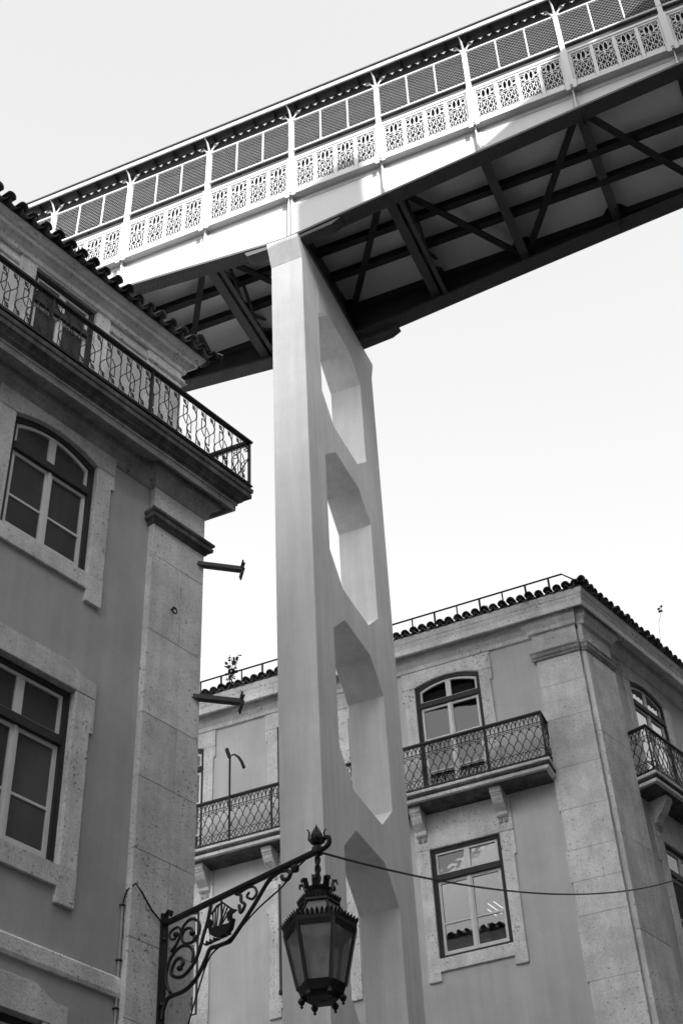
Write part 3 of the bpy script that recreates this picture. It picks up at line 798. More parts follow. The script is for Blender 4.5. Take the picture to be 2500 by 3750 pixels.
# ================================================================== RIGHT BUILDING
CABLE_SAG = 0.45
YR = 22.5; DS = -10.65; DSP = -10.5
right = thing('corner_building', 'pale plastered corner building with arched windows behind the tall pier', 'building', (-4.0, 22.6, 0))
WF = lambda x_, o, z: V((x_, YR - o, z))
WS = lambda u_, o, z: du(u_, DS + o, z)
xcore = dy(DS, YR, 0).x
ucs = u_of(DS, YR)
cols = [-6.795, -9.825, -12.855]
HW = 0.673
fh = []
for c in cols: fh += [(c - HW - 0.05, c + HW + 0.05, 15.52, 18.5), (c - HW - 0.05, c + HW + 0.05, 12.5, 14.73), (c - HW - 0.05, c + HW + 0.05, 8.3, 10.63)]
SU0, SU1 = 22.02, 23.31
sh = [(SU0 - 0.05, SU1 + 0.05, 15.52, 18.5), (SU0 - 0.05, SU1 + 0.05, 12.5, 14.73)]
w = MB()
wall_skin(w, WF, -60, xcore, 0, 18.9, fh)
wall_skin(w, WS, ucs, 70, 0, 18.9, sh)
A_, B_ = WS(70, 0, 0), V((-60, 70, 0)); C_ = V((-60, YR, 0))
for p, q in ((A_, B_), (B_, C_)): w.add([p, q, q + UP * 18.9, p + UP * 18.9], [(0, 1, 2, 3)])
w.add([A_ + UP * 18.88, B_ + UP * 18.88, C_ + UP * 18.88, dy(DS, YR, 18.88)], [(0, 1, 2, 3)])
w.add([A_ + UP * 14.9, B_ + UP * 14.9, V((-60, YR + 0.35, 14.9)), dy(DS - 0.35, YR + 0.35, 14.9)], [(0, 1, 2, 3)])
part('wall', w, 'plaster_light', right)
# corner pilasters, stone blocks
c_ = MB(); c_.prism([(-4.94, 0), (-4.06, 0), (-4.06, 18.6), (-4.94, 18.6)], WF, -0.02, 0.06)
pilR = part('pilaster', c_, 'stone', right)
z = 0.0; i = 0
edges = [0, 1.1, 2.2, 3.3, 4.35, 5.4, 6.5, 7.6, 8.6, 9.5, 10.5, 11.58, 12.72, 13.35, 13.95, 14.75, 15.6, 16.65, 17.4, 18.02]
for j in range(len(edges) - 1):
    left_x = -4.95 - (0.012 if j % 2 else -0.03)
    b = MB(); b.prism([(left_x, edges[j] + 0.002), (-4.065, edges[j] + 0.002), (-4.065, edges[j + 1] - 0.002), (left_x, edges[j + 1] - 0.002)], WF, 0.002, 0.1)
    part('stone_block', b, 'stone', pilR, bevel=0.004)
b = MB(); b.prism([(-4.95, 18.225), (-4.065, 18.225), (-4.065, 18.72), (-4.95, 18.72)], WF, 0.002, 0.1); part('stone_block', b, 'stone', pilR, bevel=0.004)
c_ = MB(); c_.prism([(ucs + 0.01, 0), (21.22, 0), (21.22, 18.6), (ucs + 0.01, 18.6)], WS, -0.02, 0.10)
pilS = part('pilaster', c_, 'stone', right)
us0 = u_of(DSP, YR + 0.0)
edges = [0, 2.2, 4.4, 6.5, 8.6, 10.5, 12.3, 14.1, 16.2, 18.02]
for j in range(len(edges) - 1):
    b = MB(); z0, z1 = edges[j] + 0.002, edges[j + 1] - 0.002
    base = [V((-4.025, YR - 0.055, 0)), dy(DSP, YR - 0.055, 0), du(21.24, DSP, 0), du(21.24, DS + 0.002, 0), V((-4.025, YR + 0.06, 0))]
    b.add([p + UP * z0 for p in base] + [p + UP * z1 for p in base], [(0, 1, 2, 3, 4), (5, 6, 7, 8, 9)] + [(k, (k + 1) % 5, 5 + (k + 1) % 5, 5 + k) for k in range(5)])
    part('stone_block', b, 'stone', pilS, bevel=0.006)
b = MB(); base = [V((-4.025, YR - 0.055, 0)), dy(DSP, YR - 0.055, 0), du(21.2, DSP, 0), du(21.2, DS + 0.002, 0), V((-4.025, YR + 0.06, 0))]
b.add([p + UP * 18.22 for p in base] + [p + UP * 18.72 for p in base], [(0, 1, 2, 3, 4), (5, 6, 7, 8, 9)] + [(k, (k + 1) % 5, 5 + (k + 1) % 5, 5 + k) for k in range(5)])
part('stone_block', b, 'stone', pilS, bevel=0.006)
# pilaster ledges
pr = [(0.0, 18.03), (0.02, 18.04), (0.03, 18.08), (0.055, 18.10), (0.06, 18.15), (0.05, 18.17), (0.07, 18.19), (0.07, 18.215), (0.0, 18.225)]
m = MB(); m.sweep(pr, [lambda q, z: V((-4.96 - q, YR, z)), lambda q, z: V((-4.96 - q, YR - 0.1 - q, z)), lambda q, z: V((-4.06 + q * 0.3, YR - 0.1 - q, z)), lambda q, z: V((-4.06 + q * 0.3, YR, z))])
part('pilaster_ledge', m, 'stone_stain_shade', right)
m = MB(); m.sweep(pr, [lambda q, z: V((-4.03, YR - 0.055 - q * 0.8, z)), lambda q, z: dy(DSP + q, YR - 0.055 - q * 0.8, z), lambda q, z: du(21.24 + q, DSP + q, z), lambda q, z: du(21.24 + q, DS, z)])
part('pilaster_ledge', m, 'stone_stain_shade', right)
# cornice
bedR = [(-0.03, 18.66), (0.06, 18.66), (0.07, 18.70), (0.075, 18.74), (0.12, 18.79), (0.15, 18.83), (0.155, 18.985), (-0.03, 18.985)]
m = MB(); m.sweep(bedR, [lambda q, z: V((-60, YR - q, z)), lambda q, z: dy(DS + q, YR - q, z), lambda q, z: du(70, DS + q, z)])
part('bed_moulding', m, 'stone', right)
m = MB(); m.sweep([(q + 0.001, z - 0.004) for q, z in bedR], [lambda q, z: V((-4.94 - q, YR, z)), lambda q, z: V((-4.94 - q, YR - 0.1 - q, z)), lambda q, z: V((-4.05 + q * 0.3, YR - 0.1 - q, z)), lambda q, z: V((-4.05 + q * 0.3, YR, z))])
part('bed_moulding', m, 'stone', right)
m = MB(); m.sweep([(q + 0.001, z - 0.004) for q, z in bedR], [lambda q, z: V((xcore, YR - 0.012 - q, z)), lambda q, z: dy(DSP + q, YR - 0.012 - q, z), lambda q, z: du(21.22 + q, DSP + q, z), lambda q, z: du(21.22 + q, DS, z)])
part('bed_moulding', m, 'stone', right)
corR = [(-0.03, 18.99), (0.345, 18.99), (0.35, 18.878), (0.385, 18.875), (0.39, 18.885), (0.39, 19.02), (0.40, 19.03), (0.40, 19.05), (0.41, 19.06), (0.415, 19.10), (0.44, 19.13), (0.46, 19.19), (0.465, 19.24), (-0.03, 19.245)]
m = MB(); m.sweep(corR, [lambda q, z: V((-60, YR - q, z)), lambda q, z: dy(DS + q, YR - q, z), lambda q, z: du(70, DS + q, z)])
part('cornice', m, 'stone', right)
r = MB(); sl = math.tan(math.radians(19))
def rf2(q, dz): return [V((-60, YR - q, 19.27 + dz)), dy(DS + q, YR - q, 19.27 + dz), du(70, DS + q, 19.27 + dz)]
lo = rf2(0.44, -0.02); hi = rf2(0.44, 0.03); tp = rf2(-4.0, 4.4 * sl)
r.add(lo + hi + tp, [(0, 1, 4, 3), (1, 2, 5, 4), (3, 4, 7, 6), (4, 5, 8, 7), (0, 1, 7, 6), (1, 2, 8, 7)])
roofR = part('roof', r, 'tile', right)
ec = dy(DS + 0.53, YR - 0.53, 19.265)
eave_tiles(roofR, ec + V((-0.13, 0, 0)), (-1, 0, 0), (0, -1, 0), 55, 0.188, math.radians(19), TILE_S, PAN_S)
eave_tiles(roofR, ec + D1 * 0.13, D1, N1, 34, 0.188, math.radians(19), TILE_S, PAN_S)
dg = (N1 + V((0, -1, 0))).normalized(); ox = (dg * math.cos(0.3) - UP * math.sin(0.3)); oy = UP.cross(ox).normalized(); oz = ox.cross(oy)
inst('hip_tile', TILE, roofR, frame_matrix(ec + ox * 0.04 + UP * 0.07, ox, oy, oz))
# windows
for ci, c in enumerate(cols):
    a0, a1 = c - HW, c + HW
    make_surround(right, WF, a0, a1, 15.5, 18.27, 0.14, 0.225, 0.27, 18.0, 18.66, zsill=None)
    make_window(right, WF, a0, a1, 15.55, 18.266, 0.14, 17.845, bars=2, recess=0.11, curtain=[(0.03, 0.47, 0.15), (0.53, 0.68, 0.15)] if ci == 0 else [(0.03, 0.97, 0.15)])
    for zo in (0.0, -4.1):
        make_surround(right, WF, a0, a1, 12.575 + zo, 14.68 + zo, 0.0, 0.225, 0.27, 14.2 + zo, 15.40 + zo if zo == 0 else 11.0, zsill=12.575 + zo, ear_drop=0.165)
        make_window(right, WF, a0, a1, 12.58 + zo, 14.676 + zo, 0.0, 14.11 + zo, bars=1, recess=0.11, curtain=[(0.53, 0.66, 0.1)] if (ci == 0 and zo == 0) else None)
make_surround(right, WS, SU0, SU1, 15.5, 18.27, 0.14, 0.225, 0.27, 18.0, 18.66, zsill=None)
make_window(right, WS, SU0, SU1, 15.55, 18.266, 0.14, 17.845, bars=1, recess=0.09, glass='glass_coated')
make_surround(right, WS, SU0, SU1, 12.575, 14.68, 0.0, 0.225, 0.27, 14.2, 15.40, zsill=12.575, ear_drop=0.165)
make_window(right, WS, SU0, SU1, 12.58, 14.676, 0.0, 14.11, bars=1, recess=0.11)

# balconies ---------------------------------------------------------
def right_unit():
    m = MB(); p = 0.165; H = 0.93
    r_ = 0.0085
    # interlaced arches at the top
    ribbon(m, arc2(p * 0.5, 0.745, p * 0.5, 0.165, 0, PI, 8), r_)
    ribbon(m, [(p * (1.0 + 0.0), 0, 0.745)] + arc2(p, 0.745, p * 0.5, 0.165, PI * 0.5, PI, 5)[0:1] + arc2(p, 0.745, p * 0.5, 0.165, PI * 0.5, PI, 5)[1:], r_)
    ribbon(m, arc2(0, 0.745, p * 0.5, 0.165, 0, PI * 0.5, 5), r_)
    ribbon(m, [(0, 0, 0.74), (p, 0, 0.74)], 0.008)
    # key fret
    for x in (p * 0.27, p * 0.73):
        s_ = 0.026 if x < p / 2 else -0.026
        ribbon(m, [(x + s_, 0, 0.735), (x + s_, 0, 0.668), (x - s_ * 0.9, 0, 0.668), (x - s_ * 0.9, 0, 0.705), (x + s_ * 0.2, 0, 0.705)], 0.0075)
    ribbon(m, [(0, 0, 0.70), (p * 0.12, 0, 0.70)], 0.0075); ribbon(m, [(p * 0.88, 0, 0.70), (p, 0, 0.70)], 0.0075)
    # chain of ovals and interlaced circles
    for sg in (-1, 1):
        pts = []
        for i in range(19):
            t = i / 18
            z_ = 0.665 - 0.655 * t
            if t < 0.30: x = p * 0.5 + sg * p * 0.5 * math.sin(PI * 0.5 * t / 0.30)
            elif t < 0.72: x = p * 0.5 + sg * p * 0.5 * (1.0 - 1.0 * math.sin(PI * (t - 0.30) / 0.42) * 0.92)
            else: x = p * 0.5 + sg * p * 0.5 * (1.0 + 0.9 * math.sin(PI * (t - 0.72) / 0.28))
            pts.append((x, 0, z_))
        ribbon(m, pts, r_)
    ribbon(m, arc2(p * 0.5, 0.10, p * 0.46, 0.095, 0, 2 * PI, 12), 0.0075)
    for c in ((0, 0.47), (p * 0.5, 0.63)):
        m.lathe([(0.003, -0.014), (0.012, -0.008), (0.014, 0.0), (0.012, 0.008), (0.003, 0.014)], (c[0], 0, c[1]), 6)
    me = m.mesh('railing_panel'); me.materials.append(MAT['iron']); return me
RU = right_unit()
slab = [(-0.02, 15.415), (0.43, 15.415), (0.44, 15.432), (0.44, 15.434), (-0.02, 15.501)]
slab_lip = [(0.40, 15.436), (0.512, 15.436), (0.515, 15.497), (0.40, 15.498)]
slab_mid = [(-0.02, 15.503), (0.49, 15.503), (0.50, 15.525), (0.53, 15.54), (0.535, 15.568), (-0.02, 15.569)]
slab_top = [(-0.02, 15.571), (0.55, 15.571), (0.555, 15.58), (0.555, 15.625), (-0.02, 15.63)]
XE = -4.93
balR = None
for nm, sp, mt in (('balcony', slab, 'stone_soot_shade'), ('slab_lip', slab_lip, 'stone'), ('slab_moulding', slab_mid, 'stone_soot_shade'), ('slab_edge', slab_top, 'stone')):  # slab body coloured near-black to stand in for shade under the balcony
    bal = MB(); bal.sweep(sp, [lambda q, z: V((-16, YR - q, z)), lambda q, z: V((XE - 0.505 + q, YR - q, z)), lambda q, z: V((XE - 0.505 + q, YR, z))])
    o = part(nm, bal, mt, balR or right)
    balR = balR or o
hr = MB(); hp = [(-0.025, 16.60), (0.025, 16.60), (0.03, 16.62), (0.02, 16.65), (-0.02, 16.65), (-0.03, 16.62)]
YB_ = 22.0
hr.sweep(hp, [lambda q, z: V((-16, YB_ - q, z)), lambda q, z: V((XE + q, YB_ - q, z)), lambda q, z: V((XE + q, YR - 0.1, z))])
railR = part('railing', hr, 'iron', right)
bt = MB(); bt.sweep([(-0.015, 15.675), (0.015, 15.675), (0.015, 15.70), (-0.015, 15.70)], [lambda q, z: V((-16, YB_ - q, z)), lambda q, z: V((XE + q, YB_ - q, z)), lambda q, z: V((XE + q, YR - 0.1, z))])
part('bottom_rail', bt, 'iron', railR)
x = XE - 0.165
while x > -14.2:
    inst('railing_panel', RU, railR, frame_matrix((x, YB_, 15.68), (1, 0, 0), (0, 1, 0), UP)); x -= 0.165
for i in range(3): inst('railing_panel', RU, railR, frame_matrix((XE, YB_ + 0.165 * (i), 15.68), (0, 1, 0), (-1, 0, 0), UP))
for x in (XE, -7.95, -10.42, -13.0):
    p = MB(); p.box(x - 0.016, x + 0.016, YB_ - 0.016, YB_ + 0.016, 15.6, 16.61); part('post', p, 'iron', railR)
def corbel(root, W, a, zt0=15.418):
    prof = [(0.0, 14.95), (0.06, 14.95), (0.10, 14.98), (0.11, 15.04), (0.16, 15.08), (0.24, 15.14), (0.30, 15.22), (0.32, 15.27), (0.34, 15.275), (0.34, 15.30), (0.37, 15.31), (0.38, zt0), (0.0, zt0)]
    m = MB(); m.sweep(prof, [lambda q, z: W(a - 0.105, q, z), lambda q, z: W(a + 0.105, q, z)])
    o = part('corbel', m, 'stone', root, bevel=0.006)
    for s_ in (-1, 1):
        d_ = MB(); d_.sweep([(0.02, 14.85), (0.06, 14.85), (0.07, 14.93), (0.02, 14.94)], [lambda q, z: W(a + s_ * 0.05 - 0.03, q, z), lambda q, z: W(a + s_ * 0.05 + 0.03, q, z)])
        part('corbel_drop', d_, 'stone_stain_shade', o)
for c in cols:
    for s_ in (-1, 1): corbel(right, WF, c + s_ * 0.785)
# side balcony
su0, su1 = 21.28, 24.05; balS = None
fS = lambda q, z: du(su0 + 0.45 - q, DS + q, z)
for nm, sp, mt in (('balcony', slab, 'stone_soot_shade'), ('slab_lip', slab_lip, 'stone'), ('slab_moulding', slab_mid, 'stone_soot_shade'), ('slab_edge', slab_top, 'stone')):  # same near-black slab body, soffit shade put into the colour
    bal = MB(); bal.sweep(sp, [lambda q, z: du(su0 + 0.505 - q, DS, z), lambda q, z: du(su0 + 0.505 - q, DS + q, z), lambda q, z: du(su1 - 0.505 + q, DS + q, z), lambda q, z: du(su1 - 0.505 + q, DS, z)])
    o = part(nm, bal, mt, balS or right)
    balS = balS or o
DRS = DS + 0.51
hr = MB(); hr.sweep(hp, [lambda q, z: du(su0 - q, DS + 0.02, z), lambda q, z: du(su0 - q, DRS + q, z), lambda q, z: du(su1 + q, DRS + q, z), lambda q, z: du(su1 + q, DS + 0.02, z)])
railS = part('railing', hr, 'iron', right)
bt = MB(); bt.sweep([(-0.015, 15.675), (0.015, 15.675), (0.015, 15.70), (-0.015, 15.70)], [lambda q, z: du(su0 - q, DS + 0.02, z), lambda q, z: du(su0 - q, DRS + q, z), lambda q, z: du(su1 + q, DRS + q, z), lambda q, z: du(su1 + q, DS + 0.02, z)])
part('bottom_rail', bt, 'iron', railS)
for i in range(16): inst('railing_panel', RU, railS, frame_matrix(du(su0 + 0.165 * i, DRS, 15.68), D1, -N1, UP))
for i in range(3): inst('railing_panel', RU, railS, frame_matrix(du(su0, DRS - 0.165 * (i + 1), 15.68), N1, D1, UP))
p = MB(); c = du(su0, DRS, 0); p.box(c.x - 0.016, c.x + 0.016, c.y - 0.016, c.y + 0.016, 15.6, 16.61); part('post', p, 'iron', railS)
for u_ in (SU0 - 0.12, SU1 + 0.12): corbel(right, WS, u_)

# roof guard rail
gr = thing('roof_guard_rail', 'low black guard rail along the tiled eave of the right building', 'railing', (-8, 22.45, 19.3))
m = MB(); m.tube([(-16, 22.5, 20.03), (-4.15, 22.5, 20.03), (-3.85, 22.4, 19.66)], 0.020, 6); part('top_bar', m, 'iron', gr)
x = -4.44
while x > -15.9:
    m = MB(); m.tube([(x, 22.5, 20.02), (x, 22.5, 19.35)], 0.017 if int((x + 4.44) / 0.49 + 0.5) % 2 else 0.024, 5); part('upright', m, 'iron', gr); x -= 0.492

# ceiling light seen through the lower window
cl = thing('ceiling_light', 'lit louvred ceiling light seen through the lower window of the right building', 'ceiling light', (-6.7, 23.5, 13.7))
ld = V((0.20, 0.98, 0)).normalized(); ls = V((0.98, -0.20, 0)); l0 = V((-6.72, 23.2, 13.76))
m = MB(); pts = [l0 + ld * a_ + ls * b_ for a_, b_ in ((-0.05, -0.2), (0.75, -0.2), (0.75, 0.25), (-0.05, 0.25))]
m.hexa([p + UP * 0.02 for p in pts] + [p + UP * 0.06 for p in pts]); part('housing', m, 'frame_dark', cl)
for b_ in (-0.1, 0.02, 0.14):
    m = MB(); m.tube([l0 + ls * b_, l0 + ls * b_ + ld * 0.5], 0.010, 6); part('tube', m, 'tube_light', cl)

# pole with bent spout on the balcony
pl = thing('balcony_pole', 'thin dark pole with bent hose strapped to the balcony railing at left', 'pole', (-11.3, 21.95, 15.6))
XP = -11.30
m = MB(); m.tube([(XP, 21.95, 15.62), (XP - 0.005, 21.95, 17.50)], 0.024, 6); part('post', m, 'iron', pl)
m = MB(); m.tube([(XP - 0.08, 21.95, 17.72), (XP - 0.05, 21.95, 17.62), (XP - 0.01, 21.95, 17.50)], 0.04, 6)
m.tube([(XP + 0.03, 21.95, 17.54), (XP + 0.10, 21.95, 17.54), (XP + 0.19, 21.95, 17.45), (XP + 0.26, 21.95, 17.32), (XP + 0.31, 21.95, 17.17)], 0.03, 6, rs=[0.018, 0.02, 0.026, 0.032, 0.036])
part('bent_hose', m, 'rubber', pl)
# short pipe on the facade
dp = thing('wall_pipe', 'thin vertical dark pipe on the pale wall below the left balcony', 'pipe', (-10.45, 22.4, 12.5))
m = MB(); m.tube([(-10.46, 22.4, 12.62), (-10.46, 22.4, 14.70)], 0.028, 7); part('pipe', m, 'iron_grey', dp)
m = MB(); m.lathe([(0.02, -0.07), (0.045, -0.05), (0.045, 0.0), (0.03, 0.02)], (-10.46, 22.4, 12.62), 8); part('end_cap', m, 'iron', dp)

# plants rooted in the roofs
def weed(name, label, base, h, n, lean, leaf, heads=False):
    t = thing(name, label, 'plant', base)
    st = MB(); lf = MB(); rnd = random.Random(int(h * 1000))
    for k in range(n):
        a_ = rnd.uniform(0, 2 * PI); hh = h * rnd.uniform(0.7, 1.0)
        tip = V(base) + V((lean[0] * hh + math.cos(a_) * 0.12 * h, math.sin(a_) * 0.1 * h, hh))
        pts = [V(base).lerp(tip, i / 5) + V((0.02 * math.sin(i * 1.7 + k), 0, 0)) * h for i in range(6)]
        st.tube(pts, 0.006 if not heads else 0.004, 4)
        for j in range(10 if not heads else 9):
            q = V(base).lerp(tip, rnd.uniform(0.35, 1.02) if not heads else rnd.uniform(0.9, 1.04)) + V((rnd.uniform(-1, 1), rnd.uniform(-1, 1), rnd.uniform(-1, 1))) * 0.045
            d_ = V((rnd.uniform(-1, 1), rnd.uniform(-1, 1), rnd.uniform(-0.4, 1))).normalized() * leaf
            s_ = d_.cross(V((rnd.uniform(-1, 1), rnd.uniform(-1, 1), 1))).normalized() * leaf * 0.42
            lf.add([q, q + d_ * 0.5 + s_, q + d_, q + d_ * 0.5 - s_], [(0, 1, 2, 3)])
    part('stem', st, 'leaf', t); part('foliage', lf, 'leaf', t)
weed('roof_weed', 'leafy weed growing behind the guard rail between the two buildings', (-11.50, 22.3, 19.42), 0.95, 6, (0.07, 0), 0.10)
weed('roof_weed', 'single tall thin weed on the tiled roof at far right', du(22.95, DS + 0.42, 19.45), 1.15, 1, (0.1, 0), 0.075, True)
weed('roof_weed', 'faint low weed behind the guard rail near the roof corner', (-5.75, 22.6, 19.45), 0.42, 3, (0.0, 0), 0.03)

# sagging cable from the lamp bracket across to the right building
P0 = BR(2.2, 8.60); P1 = V((-3.15, 25.0, 14.35))
pts = []
for k in range(41):
    t = k / 40; p = P0.lerp(P1, t); p.z -= CABLE_SAG * 4 * t * (1 - t); pts.append(p)
m = MB(); m.tube(pts, 0.012, 5)
single('overhead_cable', m, 'rubber', 'black sagging cable running from the lamp bracket to the right building', 'cable')
# scalloped valance inside the side window
m = MB(); n = 60; vs = []
for k in range(n + 1):
    u_ = SU0 + 0.1 + (SU1 - SU0 - 0.2) * k / n
    vs += [WS(u_, -0.04, 18.36), WS(u_, -0.04, 18.10 + 0.05 * abs(math.sin(k * PI / 7.5)))]
m.add(vs, [(2 * k, 2 * k + 1, 2 * k + 3, 2 * k + 2) for k in range(n)])
vs2 = [V(p) - N1 * 0.008 for p in vs]; m.add(vs2, [(2 * k, 2 * k + 1, 2 * k + 3, 2 * k + 2) for k in range(n)])
single('window_valance', m, 'frame_dark', 'dark scalloped valance at the head of the far right window', 'curtain')

# ================================================================== PIER
XL_, XR_ = -6.85, -6.245
pier = thing('bridge_pier', 'tall pale concrete pier of two legs with octagonal openings', 'pier', (-6.55, 16.3, 0))
yo0, yo1, ch = 15.36, 17.27, 0.455
tops = [21.99 - 3.545 * i for i in range(5)]
hgt = 2.94
Y0, Y1 = 14.7, 17.95
WP = lambda y, x_, z: V((x_, y, z))
m = MB()
m.prism([(Y0, 0), (yo0, 0), (yo0, 22.39), (Y0, 22.39)], WP, XL_, XR_)
part('front_leg', m, 'concrete', pier, bevel=0.008)
m = MB(); m.prism([(yo1, 0), (Y1, 0), (Y1, 22.39), (yo1, 22.39)], WP, XL_, XR_); part('rear_leg', m, 'concrete', pier, bevel=0.008)
x0_, x1_ = XL_ + 0.001, XR_ - 0.001
m = MB(); m.prism([(Y0 + 0.0, 22.39), (yo0, 22.39), (yo0, tops[0] - ch), (yo0 + ch, tops[0]), (yo1 - ch, tops[0]), (yo1, tops[0] - ch), (yo1, 22.39), (Y1, 22.39), (18.05, 22.78), (18.05, 22.88), (14.53, 22.88), (14.53, 22.78)], WP, XL_ - 0.003, XR_ + 0.003)
part('pier_head', m, 'concrete', pier, bevel=0.008)
for i in range(len(tops)):
    zb = tops[i] - hgt; nt = tops[i + 1] if i + 1 < len(tops) else zb - 0.6
    m = MB(); m.prism([(yo0, zb + ch), (yo0 + ch, zb), (yo1 - ch, zb), (yo1, zb + ch), (yo1, nt - ch), (yo1 - ch, nt), (yo0 + ch, nt), (yo0, nt - ch)], WP, x0_, x1_)
    part('cross_member', m, 'concrete', pier, bevel=0.006)

# ================================================================== FOOTBRIDGE
PX, PY, PZ = -6.41, 16.08, 23.0
bridge = thing('footbridge', 'covered white iron footbridge with lace parapet carried high on the pier', 'bridge', (PX, PY, PZ))
bridge.rotation_euler = (0, 0.0185, 0)
BAY = 1.828
XA, XB = PX - 5 * BAY, PX + 6 * BAY
posts = [PX + k * BAY for k in range(-5, 7)]
def zbot(x):
    s_ = abs(x + 6.55); return 22.975 + 0.122 * s_ - 0.0022 * s_ * s_
YF0, YW0 = 14.62, 14.76            # flange edge, web plane (near)
YF1, YW1 = 17.55, 17.41            # far
ZT = 24.30
stn = [XA + (XB - XA) * i / 44 for i in range(45)]
for (yw, yf, yi) in ((YW0, YF0, YW0 + 0.14), (YW1, YF1, YW1 - 0.14)):
    m = MB(); a_, b_ = min(yw, yw + (0.02 if yw < 16 else -0.02)), max(yw, yw + (0.02 if yw < 16 else -0.02))
    vs = []
    for x in stn: vs += [(x, a_, zbot(x) + 0.03), (x, b_, zbot(x) + 0.03), (x, b_, ZT - 0.05), (x, a_, ZT - 0.05)]
    fs = []
    for i in range(len(stn) - 1):
        for k in range(4): fs.append((i * 4 + k, i * 4 + (k + 1) % 4, i * 4 + 4 + (k + 1) % 4, i * 4 + 4 + k))
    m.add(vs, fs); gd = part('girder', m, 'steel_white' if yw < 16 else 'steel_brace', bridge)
    y0, y1 = min(yf, yi), max(yf, yi)
    m = MB(); vs = []; fs = []
    for x in stn: vs += [(x, y0, zbot(x) - 0.03), (x, y1, zbot(x) - 0.03), (x, y1, zbot(x) + 0.028), (x, y0, zbot(x) + 0.028)]
    for i in range(len(stn) - 1):
        for k in range(4): fs.append((i * 4 + k, i * 4 + (k + 1) % 4, i * 4 + 4 + (k + 1) % 4, i * 4 + 4 + k))
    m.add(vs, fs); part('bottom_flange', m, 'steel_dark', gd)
    m = MB(); m.box(XA, XB, y0 - 0.01, y1 + 0.01, ZT - 0.048, ZT - 0.004); m.box(XA, XB, y0 + 0.05, y0 + 0.07, ZT - 0.13, ZT - 0.05) if yw > 16 else m.box(XA, XB, YW0 - 0.012, YW0 - 0.001, ZT - 0.16, ZT - 0.05)
    part('top_flange', m, 'steel_white', gd)
    # stiffener angles on the outer face
    sgn = -1 if yw < 16 else 1
    for x in posts:
        m = MB(); t0, t1 = sorted((yw + sgn * 0.002, yw + sgn * 0.014)); u0, u1 = sorted((yw + sgn * 0.015, yw + sgn * 0.105))
        zb = zbot(x) + 0.03
        wd = 0.13 if abs(x - PX) < 0.1 else 0.08
        m.box(x - wd, x + wd, t0, t1, zb + 0.002, ZT - 0.17)
        m.box(x - 0.012, x + 0.012, u0, u1, zb + 0.004, ZT - 0.06)
        if abs(x - PX) < 0.1: m.box(x - 0.075, x - 0.055, u0, u1 - 0.01, zb + 0.004, ZT - 0.06)
        part('stiffener', m, 'steel_white', gd)
    # rivets
    if yw < 16:
        m = MB()
        for x in posts:
            zb = zbot(x) + 0.08
            offs = (-0.11, -0.035, 0.04, 0.075, 0.11) if abs(x - PX) < 0.1 else (-0.05, 0.045)
            zz = zb
            while zz < ZT - 0.2:
                for o_ in offs: m.dome((x + o_, yw - 0.014, zz), (0, -1, 0), 0.013, 0.012)
                zz += 0.075
        part('web_rivets', m, 'steel_white', gd, kind='stuff')
    m = MB(); x = XA + 0.05; k = 0
    while x < XB:
        for j, yy in enumerate((y0 + 0.035, y0 + 0.09, y1 - 0.09, y1 - 0.035)):
            if (k + j) % 2 == 0: m.dome((x, yy, zbot(x) - 0.03), (0, 0, -1), 0.015, 0.013)
        x += 0.045; k += 1
    part('flange_rivets', m, 'steel_dark', gd, kind='stuff')
    if yw < 16:
        m = MB(); x = XA + 0.05
        while x < XB:
            m.dome((x, YF0 + 0.04, ZT - 0.05), (0, 0, -1), 0.013, 0.012); x += 0.11
        part('top_flange_rivets', m, 'steel_white', gd, kind='stuff')
# bearings over the pier
for (y, s_) in ((14.70, 1), (17.46, -1)):
    m = MB(); m.prism([(-7.35, 22.99), (-7.30, 22.90), (-6.9, 22.885), (-6.2, 22.885), (-5.62, 22.93), (-5.45, 23.03), (-5.45, 23.05), (-6.3, 22.95), (-7.35, 23.02)], lambda a, o, z: V((a, o, z)), y - 0.06, y + 0.16)
    part('bearing_shoe', m, 'steel_dark', bridge)
# deck and the frame below it
m = MB(); m.box(XA, XB, YW0 + 0.03, YW1 - 0.03, 23.97, 24.03); part('deck', m, 'deck', bridge)
for k, x in enumerate(posts):
    zb = max(zbot(x) + 0.14, 23.28)
    m = MB(); m.box(x - 0.085, x + 0.085, YW0 + 0.022, YW1 - 0.022, zb, zb + 0.02); m.box(x - 0.008, x + 0.008, YW0 + 0.022, YW1 - 0.022, zb + 0.021, 23.965)
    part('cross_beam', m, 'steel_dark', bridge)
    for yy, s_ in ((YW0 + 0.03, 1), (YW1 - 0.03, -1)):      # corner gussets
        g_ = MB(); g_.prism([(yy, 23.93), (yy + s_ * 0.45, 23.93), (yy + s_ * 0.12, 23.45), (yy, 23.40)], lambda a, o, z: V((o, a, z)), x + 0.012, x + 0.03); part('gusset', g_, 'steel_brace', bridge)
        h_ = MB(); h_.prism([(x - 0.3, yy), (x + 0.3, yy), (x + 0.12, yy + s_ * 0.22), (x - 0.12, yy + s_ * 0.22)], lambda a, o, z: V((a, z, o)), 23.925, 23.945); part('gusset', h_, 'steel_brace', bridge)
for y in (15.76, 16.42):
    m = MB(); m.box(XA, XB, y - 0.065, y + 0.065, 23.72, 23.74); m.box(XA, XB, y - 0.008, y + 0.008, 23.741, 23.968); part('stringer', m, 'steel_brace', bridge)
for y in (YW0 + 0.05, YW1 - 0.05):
    m = MB(); m.box(XA, XB, y - 0.045, y + 0.045, 23.80, 23.966); part('edge_angle', m, 'steel_brace', bridge)
